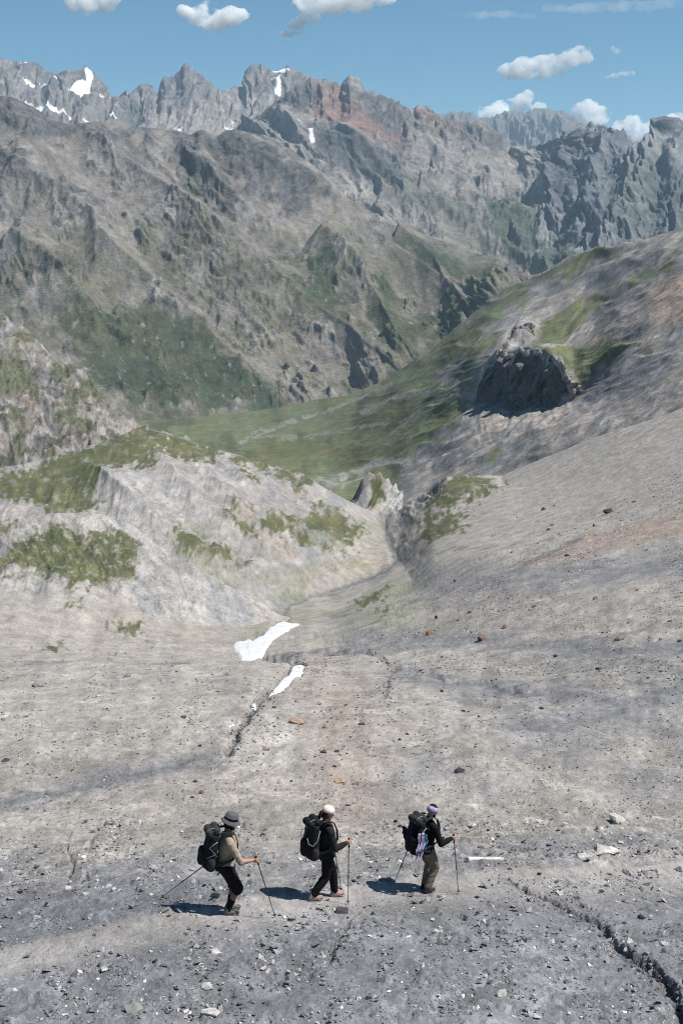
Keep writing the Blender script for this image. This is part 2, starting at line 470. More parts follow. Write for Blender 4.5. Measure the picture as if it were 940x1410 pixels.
    c = mix(c, RUST * 1.25, 0.35 * hill * sstep(0.1, 0.6, fbm(x, y, 55, 4, 111)))
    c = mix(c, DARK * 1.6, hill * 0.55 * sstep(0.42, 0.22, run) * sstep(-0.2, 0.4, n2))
    c = mix(c, SCREE * [0.98, 1.0, 1.04], 0.75 * path)
    c = mix(c, SLATE * 0.72, np.clip(gul, 0, 1) * 0.6)
    c = mix(c, DARK * 1.5, np.clip(bed * (0.45 + 0.5 * n2 + 0.25), 0, 0.85))
    D, S, W = line_dist(U, V, [(398, 828), (430, 818), (470, 806), (512, 792), (538, 778), (546, 768), (534, 742), (528, 722), (524, 706)])
    c = mix(c, PALE * 0.9, 0.3 * np.exp(-((D + 6 * n2) / 13)**2) * (1 - np.exp(-(D / 2.0)**2)))
    c = mix(c, DARK * 1.6, np.where(S > 0, 1, 0) * np.clip(rav * 1.4, 0, 1) * sstep(0.8, 0.3, rvr + 0.25 * n2) * 0.9)  # ravine's right wall: dark colour stands in for its deep shade
    c = mix(c, np.array([0.30, 0.268, 0.222]), 0.7 * sstep(-6, 14, in_poly(U + 6 * n2, V + 5 * n2, [(375, 800), (400, 782), (470, 762), (540, 760), (545, 775), (500, 798), (430, 815), (400, 826)])))
    for pts, w, k, cc in (([(385, 850), (398, 830), (430, 819), (470, 807), (512, 793), (538, 779), (546, 768)], 1.6, .75, DARK * 1.5), ([(440, 822), (480, 812), (520, 800), (540, 785)], 1.2, .5, DARK * 1.7),
                          ([(330, 772), (380, 777), (420, 773), (455, 766), (482, 756), (498, 744)], 3.0, .6, PALE * 1.1), ([(460, 850), (500, 828), (536, 806)], 5, .5, DGRASS * 2.2), ([(420, 862), (470, 850), (540, 832), (600, 824)], 3.0, .35, SLATE * .8),
                          ([(365, 896), (420, 891), (500, 893)], 2.0, .5, SLATE * .6), ([(560, 760), (620, 755), (700, 752), (760, 745)], 1.6, .45, SLATE * .7), ([(720, 780), (760, 762), (800, 745)], 4.0, .6, SLATE * .65),
                          ([(0, 912), (120, 908), (260, 914)], 1.8, .5, SLATE * .7), ([(180, 640), (230, 670), (300, 690), (350, 705)], 2.2, .5, SLATE * .75), ([(250, 640), (262, 665), (258, 700)], 2.0, .4, SLATE * .7), ([(300, 640), (330, 668), (390, 690), (440, 712)], 2.4, .45, SLATE * .75), ([(140, 690), (200, 705), (260, 735)], 2.2, .4, SLATE * .75)):
        D2, S2, W2 = line_dist(U, V, pts)
        c = mix(c, cc, k * np.exp(-((D2 + 5 * n2) / w)**2))
    cr = crisp(U * 0.75 - V * 0.65 + 8 * n2, U * 0.65 + V * 0.75, 16, 118) + 0.7 * crisp(U * 0.5 + V * 0.85, U - V, 9, 119)
    c = c * np.clip(1 + 0.22 * hill * cr, 0.5, 1.5)[..., None]
    c = mix(c, SLATE * 1.25, 0.30 * hill)
    # speckle of single stones
    c = c * (1 + (0.12 + 0.10 * sstep(1050, 1180, V)) * n4 + 0.13 * n2)[..., None]
    dr = fbm(U + 0.12 * (V - 900) + 10 * n2, V * 0.12, 20, 4, 131, 0.6)
    c = c * (1 + 0.22 * dr * sstep(1200, 1040, V) * sstep(760, 860, V))[..., None]
    # grass
    gm = np.full(U.shape, -60.0)
    for poly, off in (([(-300, 650), (0, 655), (60, 640), (110, 622), (190, 586), (260, 603), (305, 617), (290, 634), (218, 627), (205, 641), (150, 638), (132, 662), (127, 692), (90, 700), (40, 682), (10, 668), (-300, 700)], 4),
                      ([(300, 616), (350, 628), (420, 650), (432, 668), (410, 672), (370, 652), (320, 634)], 0),
                      ([(-300, 760), (0, 762), (60, 735), (90, 720), (120, 745), (150, 730), (185, 745), (188, 795), (140, 800), (100, 806), (60, 782), (20, 776), (-300, 800)], 2),
                      ([(385, 710), (440, 705), (497, 725), (485, 746), (430, 731), (395, 722)], 3),
                      ([(330, 650), (350, 660), (352, 672), (335, 664)], 1), ([(330, 700), (400, 715), (450, 745), (480, 765), (420, 755), (360, 735)], -5), ([(430, 690), (470, 705), (490, 720), (450, 715)], -3),
                      ([(238, 732), (290, 740), (345, 772), (310, 776), (255, 757)], 1), ([(310, 705), (345, 725), (355, 745), (330, 738)], 1),
                      ([(252, 772), (310, 808), (290, 802), (255, 785)], -2), ([(148, 853), (195, 858), (205, 878), (160, 872)], -3),
                      ([(70, 820), (110, 823), (118, 838), (85, 836)], -3), ([(40, 885), (100, 880), (110, 890), (60, 893)], -6),
                      ([(595, 674), (625, 650), (655, 652), (690, 670), (678, 680), (640, 692), (600, 700), (578, 708)], 1),
                      ([(560, 712), (620, 700), (660, 702), (640, 730), (580, 750)], -7),
                      ([(455, 855), (500, 825), (530, 805), (538, 812), (500, 840), (470, 856)], -4),
                      ([(500, 850), (540, 835), (560, 838), (530, 850)], -6)):
        gm = np.maximum(gm, in_poly(U + wob * 0.9, V + wobv * 0.9, poly) + off)
    tuft = fbm(U, V, 9, 4, 120) * 9 + fbm(U + V, V, 30, 3, 121) * 7
    tuft2 = fbm(U, V * 1.6, 5, 3, 126)
    ga = sstep(-5, 6, gm + tuft * 1.5 + tuft2 * 7) * (1 - 0.45 * sstep(0.1, 0.5, fbm(U, V * 1.8, 14, 4, 127, 0.65)))
    gcol = mix(mix(np.broadcast_to(GRASS, c.shape).copy(), GRASS * [1.55, 1.35, 1.3], sstep(-0.3, 0.5, fbm(U, V, 18, 4, 122))), DGRASS, 0.6 * sstep(0.1, 0.6, fbm(U, V, 34, 4, 123)))
    c = mix(c, gcol, ga * 0.95)
    thin = sstep(0.0, 0.5, fbm(U + 40, V * 2.5, 70, 5, 124) + 0.2) * sstep(650, 560, np.abs(U - 420) + 430) * sstep(700, 730, V) * sstep(900, 860, V)
    c = mix(c, gcol * 1.7, 0.35 * thin * (1 - ga))
    cells = np.clip((1 - path * 0.9) * (0.35 + 0.65 * sstep(1040, 1160, V)) * (0.35 + 0.65 * sstep(-0.3, 0.4, n2)) * (1 - ga), 0, 1)
    return np.concatenate([c, cells[..., None]], -1)


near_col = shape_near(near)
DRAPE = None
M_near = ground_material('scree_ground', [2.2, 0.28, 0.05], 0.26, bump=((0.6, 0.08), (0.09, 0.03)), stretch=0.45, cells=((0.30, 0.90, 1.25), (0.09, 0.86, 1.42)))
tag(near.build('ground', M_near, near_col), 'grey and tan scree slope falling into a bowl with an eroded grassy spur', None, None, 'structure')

low_lines = [
    [(-600, 960, 150), (0, 930, 150), (150, 915, 158), (300, 905, 178), (400, 890, 215)],
    [(-600, 880, 180), (0, 872, 178), (150, 872, 184), (300, 868, 205), (385, 856, 236), (400, 855, 240)],
    [(-600, 800, 210), (0, 800, 205), (100, 806, 206), (190, 812, 210), (300, 835, 222), (385, 851, 240), (400, 853, 242)],
    [(-600, 720, 235), (0, 716, 230), (40, 712, 230), (80, 706, 230), (110, 705, 230), (150, 712, 230), (180, 722, 230), (198, 736, 229), (225, 754, 228), (255, 772, 228), (300, 800, 232), (345, 824, 240), (380, 845, 245), (400, 852, 248)]]
lowspur = Sheet(low_lines, ucols(-40, 400, 1.25, -600, 400, 9), [24, 60, 80], back=((4, -2), (14, -9), (30, -24)))


def shape_low(s):
    U, V = s.U, s.V; x, y = s.P[..., 0], s.P[..., 1]
    top = sstep(2.7, 3.0, s.T); foot = sstep(0.6, 1.6, s.T)
    n1 = fbm(x, y, 30, 5, 150, 0.6); n2 = fbm(U, V, 14, 5, 151, 0.62); n4 = fbm(U, V, 5, 3, 152, 0.6)
    run = ridged(U - 0.45 * (V - 800) + 10 * perlin(U / 40, V / 40, 5), V * 0.35, 60, 5, 153, 0.58, spacing=1.5)
    s.P[..., 2] += foot * ((run - 0.5) * 1.1 + n2 * 0.35) * (1 - 0.6 * top) + n1 * 0.5 * foot
    c = np.broadcast_to(SCREE, U.shape + (3,)).copy()
    c = mix(c, PALE, foot * np.clip(0.45 + 0.8 * n1 + 0.5 * n2, 0, 0.85))
    c = mix(c, SLATE * 1.2, 0.7 * foot * sstep(0.0, 0.5, fbm(U - 0.5 * V, V * 0.4, 45, 5, 154)))
    c = mix(c, SLATE * 1.15, 0.35 * sstep(0, 30, in_poly(U + 12 * n2, V + 12 * n2, [(185, 735), (250, 770), (375, 842), (330, 850), (250, 850), (200, 840), (190, 780)])))
    c = mix(c, DARK * 2.0, 0.5 * foot * sstep(0.40, 0.2, run))
    gm = np.full(U.shape, -60.0)
    for poly, off in (([(-300, 770), (0, 764), (40, 742), (80, 722), (120, 745), (150, 730), (185, 745), (188, 795), (140, 800), (100, 806), (60, 782), (20, 776), (-300, 810)], 3), ([(148, 853), (195, 858), (205, 878), (160, 872)], -3), ([(70, 820), (110, 823), (118, 838), (85, 836)], -3), ([(40, 885), (100, 880), (110, 890), (60, 893)], -6), ([(-100, 700), (0, 716), (30, 722), (0, 735), (-100, 740)], 0)):
        gm = np.maximum(gm, in_poly(U + 9 * fbm(U, V, 26, 3, 51), V + 7 * n2, poly) + off)
    ga = sstep(-5, 6, gm + 14 * n2 + 6 * n4) * (1 - 0.5 * sstep(0.1, 0.5, fbm(U, V * 1.8, 14, 4, 127, 0.65)))
    gcol = mix(mix(np.broadcast_to(GRASS, c.shape).copy(), GRASS * [1.5, 1.32, 1.3], sstep(-0.3, 0.5, fbm(U, V, 18, 4, 122))), DGRASS, 0.6 * sstep(0.1, 0.6, fbm(U, V, 34, 4, 123)))
    c = mix(c, gcol, ga * 0.95)
    c = c * np.clip(1 + 0.15 * n4 + 0.16 * n2 + 0.2 * foot * crisp(U * 0.75 - V * 0.65 + 8 * n2, U * 0.65 + V * 0.75, 15, 158), 0.5, 1.5)[..., None]
    return np.concatenate([c, np.full(U.shape + (1,), 0.35)], -1)


low_col = shape_low(lowspur)
tag(lowspur.build('hill', M_near, low_col), 'low grey spur with grassy shoulders sloping to the large snow patch', None, None, 'structure')

# slope carrying the photographer's own ground up behind the lens
bk_u = np.linspace(-600, 1540, 90)
bk_rows = []
ux = near.U[0]; sel = np.linspace(0, near.P.shape[1] - 1, 120).astype(int)
base = near.P[1, sel]
for f in np.linspace(0, 1, 24):
    yy = base[:, 1] * (1 - f) - 25 * f
    zz = base[:, 2] + (base[:, 1] - yy) * 0.50 - 0.05 * (f < 0.01)
    xs = base[:, 0] * (1 + 0.8 * f)
    bk_rows.append(np.stack([xs, yy, zz + fbm(xs, yy, 3, 4, 140) * 0.12 * min(1, f * 8)], -1))
bk = np.array(bk_rows); h_, w_ = bk.shape[:2]; ii = np.arange(h_ * w_).reshape(h_, w_)
qq = np.stack([ii[:-1, :-1], ii[1:, :-1], ii[1:, 1:], ii[:-1, 1:]], -1).reshape(-1, 4)
tag(grid_mesh('slope', bk.reshape(-1, 3), qq, M_near, np.broadcast_to(SLATE * 1.1, (h_ * w_, 3)).copy()), None, None, None, 'structure')

# ---------------------------------------------------------------- right hillside and valley floor
hill_lines = [
    [(-100, 720, 800), (0, 690, 820), (190, 655, 830), (300, 675, 780), (420, 700, 660), (480, 730, 570), (530, 742, 530), (560, 725, 520), (650, 700, 490), (700, 690, 480), (760, 660, 450), (940, 600, 400), (1540, 430, 260)],
    [(-100, 650, 1200), (0, 640, 1200), (190, 620, 1200), (300, 640, 1100), (420, 664, 850), (480, 690, 720), (530, 700, 640), (570, 692, 600), (650, 668, 560), (700, 658, 540), (760, 628, 500), (940, 566, 430), (1540, 390, 270)],
    [(-100, 620, 1700), (0, 615, 1700), (190, 605, 1600), (300, 620, 1400), (420, 640, 1100), (480, 655, 950), (530, 658, 830), (590, 640, 740), (650, 605, 710), (720, 585, 690), (790, 572, 640), (940, 500, 540), (1540, 320, 330)],
    [(-100, 600, 2000), (0, 600, 2000), (190, 595, 1900), (300, 605, 1700), (420, 610, 1350), (480, 618, 1120), (560, 602, 950), (640, 570, 840), (690, 562, 795), (730, 560, 768), (780, 555, 735), (800, 545, 725), (860, 490, 690), (940, 450, 650), (1540, 280, 400)],
    [(-100, 592, 2200), (0, 592, 2200), (190, 590, 2100), (300, 590, 2000), (420, 585, 1700), (480, 580, 1420), (560, 552, 1130), (630, 522, 965), (665, 502, 885), (700, 487, 825), (740, 487, 775), (770, 506, 742), (786, 522, 738), (805, 500, 745), (860, 445, 760), (940, 400, 740), (1540, 250, 480)],
    [(-100, 588, 2350), (0, 588, 2350), (190, 585, 2300), (300, 580, 2250), (420, 566, 2050), (480, 556, 1780), (560, 522, 1400), (640, 472, 1170), (700, 452, 1040), (740, 455, 960), (800, 450, 900), (860, 402, 900), (940, 352, 860), (1540, 210, 600)],
    [(-100, 585, 2450), (0, 585, 2450), (190, 580, 2450), (300, 572, 2450), (420, 556, 2350), (480, 543, 2250), (520, 528, 2150), (560, 505, 2000), (600, 474, 1900), (640, 442, 1800), (680, 410, 1720), (720, 384, 1650), (760, 368, 1520), (800, 352, 1400), (860, 331, 1250), (940, 306, 1100), (1540, 150, 700)],
]
hillside = Sheet(hill_lines, ucols(180, 980, 1.3, -100, 1540, 12.0), [20, 50, 60, 60, 75, 65, 65], back=((30, -6), (120, -60), (300, -200), (700, -420))) if False else \
    Sheet(hill_lines, ucols(180, 980, 1.3, -100, 1540, 12.0), [20, 50, 60, 75, 70, 65], back=((30, -6), (120, -60), (300, -200), (700, -420)))


def shape_hill(s):
    U, V = s.U, s.V; x, y = s.P[..., 0], s.P[..., 1]; sp = s.spacing
    Y = y
    slope_coord = V + 0.55 * (U - 700)                      # runs across the fall line (gullies go down to the left)
    along = U - 0.55 * V
    wob = fbm(U, V, 34, 4, 50) * 12; wobv = fbm(U + 300, V, 24, 4, 61) * 9
    steep = sstep(470, 640, U)
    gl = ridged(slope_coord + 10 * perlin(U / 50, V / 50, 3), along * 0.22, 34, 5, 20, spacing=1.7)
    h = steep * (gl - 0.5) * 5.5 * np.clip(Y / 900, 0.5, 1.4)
    h += fbm(x, y, 160, 7, 21, 0.5, spacing=sp) * 5
    h += (1 - steep) * ridged(U * 0.35 + V, V, 22, 4, 22) * 1.5
    # crag: overhung face of ribs
    jag = fbm(U, V, 9, 3, 29) * 3
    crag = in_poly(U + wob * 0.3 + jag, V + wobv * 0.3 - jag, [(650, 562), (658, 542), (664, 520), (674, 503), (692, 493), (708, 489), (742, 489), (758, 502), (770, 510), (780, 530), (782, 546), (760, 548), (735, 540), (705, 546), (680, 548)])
    rib = in_poly(U + wob * 0.4, V + wobv * 0.4, [(600, 640), (640, 585), (645, 545), (668, 500), (690, 470), (715, 440), (740, 440), (735, 468), (700, 486), (672, 500), (655, 545), (648, 570), (630, 600)])
    s.P[..., 2] += h
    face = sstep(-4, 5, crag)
    # the hollow under the brow: rock set back behind it
    brow = sstep(480, 560, V)
    rr = ridged(along * 1.0, slope_coord * 0.5, 30, 4, 24, spacing=1.7)
    s.P[..., 1] += face * (2 - 9 * (ridged(along, slope_coord * 0.6, 15, 4, 28, 0.6, spacing=1.6) - 0.42)) * (0.35 + 0.65 * (1 - sstep(535, 560, V)))
    s.P[..., 0] += face * 2 * (1 - rr)
    rim = np.exp(-((crag + 3) / 5)**2)
    s.P[..., 2] += rim * 0.6 * perlin(U / 7, V / 6, 25)
    ribm = sstep(-4, 6, rib)
    s.P[..., 2] += ribm * (ridged(U + 0.5 * V, V * 0.7, 20, 5, 26, 0.62, spacing=1.4) - 0.4) * 3
    tower = in_poly(U + wob * 0.3, V + wobv * 0.3, [(704, 470), (708, 452), (722, 442), (738, 446), (734, 462), (722, 472)])
    s.P[..., 2] += sstep(-3, 8, tower) * 5
    rub = in_poly(U + wob, V + wobv, [(650, 570), (700, 555), (780, 550), (790, 565), (760, 600), (700, 620), (640, 620)])
    s.P[..., 2] += sstep(-4, 10, rub) * (ridged(U + 0.5 * V, V * 0.8, 18, 4, 27, spacing=1.7) - 0.4) * 1.6
    # colour
    n1 = fbm(U, V, 60, 5, 200, 0.6); n2 = fbm(U, V, 14, 5, 201, 0.62); n3 = fbm(along * 0.3, slope_coord, 30, 5, 202, 0.6)
    c = np.broadcast_to(SCREE * [0.80, 0.79, 0.80], U.shape + (3,)).copy()
    c = mix(c, SLATE * 0.85, 0.8 * sstep(-0.15, 0.4, n3))
    c = mix(c, PALE * 0.85, 0.5 * sstep(0.15, 0.5, fbm(along * 0.25, slope_coord, 22, 4, 204)))
    c = mix(c, RUST * 0.95, 0.55 * sstep(-10, 25, in_poly(U + wob, V + wobv, [(760, 480), (800, 460), (870, 410), (960, 350), (960, 440), (880, 480), (830, 520), (800, 560), (790, 560), (800, 520)])) * sstep(-0.6, 0.3, n1))
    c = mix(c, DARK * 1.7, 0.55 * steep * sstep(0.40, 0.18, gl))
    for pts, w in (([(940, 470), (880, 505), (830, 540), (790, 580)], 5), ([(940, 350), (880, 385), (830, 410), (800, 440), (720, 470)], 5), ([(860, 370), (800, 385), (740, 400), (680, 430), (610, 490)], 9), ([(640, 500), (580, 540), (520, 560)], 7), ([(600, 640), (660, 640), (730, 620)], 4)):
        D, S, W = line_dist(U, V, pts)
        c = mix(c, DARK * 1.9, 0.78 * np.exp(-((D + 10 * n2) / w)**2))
    gm = np.full(U.shape, -60.0)
    for poly, off in (([(-100, 700), (-100, 560), (280, 560), (420, 545), (520, 520), (565, 505), (600, 528), (640, 560), (618, 590), (570, 622), (540, 645), (440, 655), (330, 645)], 8),
                      ([(540, 520), (600, 470), (640, 440), (720, 384), (800, 352), (840, 340), (800, 372), (740, 398), (700, 432), (650, 480), (600, 525)], -1),
                      ([(725, 474), (755, 440), (820, 398), (836, 408), (790, 452), (740, 480)], 2),
                      ([(742, 482), (800, 476), (880, 466), (830, 502), (798, 532), (780, 512), (760, 498)], 2),
                      ([(840, 392), (900, 360), (930, 350), (935, 362), (870, 396)], -2), ([(655, 648), (700, 608), (708, 616), (680, 648)], -2),
                      ([(430, 660), (500, 645), (560, 640), (540, 680), (480, 700)], 0), ([(600, 530), (640, 490), (680, 450), (690, 455), (660, 500), (640, 540)], -2)):
        gm = np.maximum(gm, in_poly(U + wob, V + wobv, poly) + off)
    ga = sstep(-7, 8, gm + n2 * 14 + fbm(along * 0.4, slope_coord, 18, 4, 210) * 12)
    floor_ = sstep(600, 480, U) 
    gcol = mix(np.broadcast_to(GRASS * [1.62, 1.66, 1.9], c.shape).copy(), GRASS * [1.5, 1.35, 1.25], sstep(-0.2, 0.5, n1 + 0.5 * n2))
    gcol = mix(gcol, DGRASS, 0.7 * sstep(0.0, 0.5, fbm(U, V, 40, 4, 211)))
    c = mix(c, gcol, ga * 0.93)
    # stream flats, gravel bars and a track on the valley floor
    for pts, w, k in (([(330, 612), (350, 598), (380, 592), (400, 580), (440, 570), (500, 548), (540, 528)], 1.8, 0.5), ([(350, 604), (420, 600), (500, 590), (560, 578)], 1.6, 0.45),
                      ([(470, 660), (520, 640), (560, 640), (590, 632)], 3.5, 0.8), ([(440, 660), (470, 672), (500, 660)], 4, 0.6), ([(540, 600), (600, 560), (640, 520)], 3, 0.4), ([(500, 570), (560, 545), (600, 540), (640, 500)], 3.5, 0.55)):
        D, S, W = line_dist(U, V, pts)
        c = mix(c, PALE * 0.9, k * np.exp(-((D + 7 * n2) / w)**2))
    D, S, W = line_dist(U, V, [(330, 612), (350, 598), (380, 592), (400, 580), (440, 570)])
    c = mix(c, DARK, 0.6 * np.exp(-((D - 3 + 8 * n2) / 2.5)**2) * sstep(0, 0.3, n2))
    c = mix(c, DARK * 1.2, face * 0.85)  # dark slate of the crag; the face's shade is painted into this tone too
    c = mix(c, SCREE * 1.0, ribm * 0.6 * sstep(-0.5, 0.2, n2)); c = mix(c, PALE * 0.95, np.exp(-((crag + 2 + 5 * n2) / 2.6)**2) * 0.7 * sstep(-0.3, 0.2, fbm(U, V, 12, 3, 231))); c = mix(c, SCREE * 0.85, sstep(-4, 8, rub) * 0.6 * sstep(-0.1, 0.3, n2))
    cr = crisp(slope_coord + 6 * n1, along, 11, 230, 0.14)
    return c * np.clip(1 + 0.22 * n2 + 0.26 * cr * steep * (1 - 0.6 * ga), 0.4, 1.6)[..., None]


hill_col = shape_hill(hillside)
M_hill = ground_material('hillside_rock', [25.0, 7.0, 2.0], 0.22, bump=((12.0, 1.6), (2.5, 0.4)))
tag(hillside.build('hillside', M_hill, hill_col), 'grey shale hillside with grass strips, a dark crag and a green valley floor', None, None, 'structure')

# small shale hump standing in the mouth of the ravine
hump = Sheet([[(470, 730, 500), (515, 745, 500), (555, 730, 500)], [(478, 700, 512), (515, 705, 505), (548, 690, 508)], [(484, 690, 522), (500, 684, 518), (530, 686, 518), (546, 676, 522)],
              [(482, 688, 530), (496, 668, 530), (508, 655, 532), (520, 652, 532), (535, 660, 530), (548, 672, 530)]], np.arange(472, 556, 1.2), [14, 20, 22], back=((6, -4), (25, -25), (60, -60)))
U, V = hump.U, hump.V
hr = ridged(U + V * 0.8, V * 0.4, 18, 4, 30)
hump.P[..., 2] += (hr - 0.5) * 4
hc = np.broadcast_to(SCREE * 0.95, U.shape + (3,)).copy()
hc = mix(hc, PALE, sstep(525, 540, U + V * 0.1 - 66)); hc = mix(hc, GRASS * 1.1, sstep(0, 8, in_poly(U, V, [(505, 660), (516, 650), (528, 658), (534, 690), (500, 705), (510, 680)]) + 8 * fbm(U, V, 10, 3, 31)))
hc = mix(hc, SLATE * 0.8, sstep(510, 500, U + 8 * fbm(U, V, 12, 3, 32)) * 0.8)
tag(hump.build('hill', M_hill, hc), 'small pointed shale hump with a grassy crest in the ravine mouth', None, None, 'structure')

# ---------------------------------------------------------------- rocky spur at the left edge of the valley
spur_lines = [
    [(-300, 780, 700), (0, 720, 720), (100, 680, 780), (200, 640, 860), (260, 622, 930)],
    [(-300, 690, 820), (0, 640, 880), (100, 620, 930), (200, 606, 980), (262, 606, 1010)],
    [(-300, 560, 950), (0, 528, 1010), (60, 530, 1040), (120, 545, 1050), (165, 575, 1040), (210, 597, 1035), (262, 603, 1040)],
    [(-300, 400, 1250), (0, 432, 1200), (25, 445, 1190), (50, 464, 1180), (68, 486, 1165), (88, 500, 1150), (112, 506, 1140), (122, 518, 1130), (140, 545, 1110), (165, 568, 1095), (200, 588, 1080), (240, 600, 1070), (262, 602, 1065)]]
spur = Sheet(spur_lines, ucols(-20, 262, 1.3, -300, 262, 8), [18, 50, 70], back=((20, -8), (90, -60), (250, -200)))


def shape_spur(s):
    U, V = s.U, s.V; x, y = s.P[..., 0], s.P[..., 1]
    d = U - V * 0.9
    r = ridged(d + 12 * perlin(U / 40, V / 40, 2), (U + V) * 0.4, 42, 6, 40, spacing=1.6)
    top = sstep(2.6, 3.0, s.T)
    h = (r - 0.5) * 8 * (1 - 0.75 * top) * sstep(262, 190, U) + fbm(U, V, 14, 5, 41, 0.6, spacing=1.5) * 5 * (1 - 0.5 * top)
    s.P += s.N * h[..., None] * np.where(s.N[..., 2:3] > 0, 1, -1)
    n2 = fbm(U, V, 12, 5, 42, 0.62); n1 = fbm(U, V, 45, 4, 43)
    c = np.broadcast_to(ROCK * 1.45, U.shape + (3,)).copy()
    c = mix(c, PALE * 0.95, 0.65 * sstep(-0.1, 0.5, n2 + 0.5 * n1))
    c = mix(c, RUST * 0.95, 0.4 * sstep(0.1, 0.5, fbm(U, V, 30, 4, 44)))
    c = mix(c, DARK * 1.4, 0.7 * sstep(0.42, 0.22, r))
    g = sstep(0.05, 0.35, fbm(U, V * 1.6, 40, 5, 45, 0.6) + 0.12) 
    g = np.maximum(g, sstep(-4, 8, in_poly(U, V, [(-50, 480), (30, 490), (55, 520), (20, 545), (-50, 540)]) + 12 * n2))
    c = mix(c, mix(np.broadcast_to(GRASS * 1.15, c.shape).copy(), DGRASS, sstep(0, 0.4, n1)), g * 0.75)
    sc = sstep(-4, 5, in_poly(U + 5 * n2, V + 5 * n2, [(105, 565), (130, 560), (200, 594), (262, 600), (262, 612), (150, 605), (128, 585)]))
    c = mix(c, SCREE * 1.02, sc * 0.9)
    return c * np.clip(0.9 + 0.26 * n2 + 0.3 * crisp(U - V * 0.9, U + V, 11, 47), 0.35, 1.7)[..., None]


spur_col = shape_spur(spur)
M_spur = ground_material('spur_rock', [30.0, 6.0], 0.25, bump=((16.0, 3.0), (4.0, 0.8)))
tag(spur.build('hill', M_spur, spur_col), 'broken rocky spur with grass ledges at the edge of the valley', None, None, 'structure')

# ---------------------------------------------------------------- the great brown mountainside on the left
flank_lines = [
    [(-400, 760, 1800), (0, 660, 2000), (150, 625, 2300), (280, 595, 2430), (420, 570, 2500), (480, 556, 2450), (520, 545, 2400), (560, 530, 2300), (640, 470, 2300), (720, 420, 2400), (820, 400, 2500)],
    [(-400, 600, 2200), (0, 565, 2400), (150, 545, 2550), (280, 562, 2620), (400, 550, 2720), (480, 535, 2720), (530, 515, 2680), (570, 497, 2650), (640, 440, 2700), (700, 395, 2800), (740, 385, 2850), (820, 380, 2900)],
    [(-400, 430, 2800), (0, 425, 2900), (150, 435, 2920), (300, 455, 3000), (420, 465, 3050), (520, 445, 3080), (600, 412, 3120), (660, 388, 3150), (700, 379, 3200), (740, 381, 3250), (820, 385, 3300)],
    [(-400, 280, 3300), (0, 290, 3400), (150, 310, 3500), (300, 320, 3500), (420, 335, 3600), (520, 352, 3700), (600, 357, 3700), (660, 362, 3650), (700, 376, 3550), (740, 388, 3500), (820, 400, 3500)],
    [(-400, 40, 3800), (0, 134, 4000), (25, 138, 4000), (50, 152, 4020), (75, 165, 4050), (100, 170, 4080), (130, 166, 4100), (165, 172, 4120), (200, 175, 4180), (230, 177, 4200), (262, 185, 4200), (275, 180, 4150), (300, 186, 4120), (312, 181, 4120), (330, 184, 4120), (365, 190, 4150), (400, 207, 4200), (430, 228, 4200), (455, 248, 4200), (480, 275, 4200), (520, 298, 4150), (560, 314, 4050), (600, 330, 4000), (640, 342, 3900), (670, 355, 3800), (700, 372, 3700), (740, 394, 3600), (820, 430, 3600)],
]
flank = Sheet(flank_lines, ucols(-30, 760, 1.2, -400, 820, 10), [24, 95, 110, 130], back=((60, -25), (300, -180), (1000, -700)))


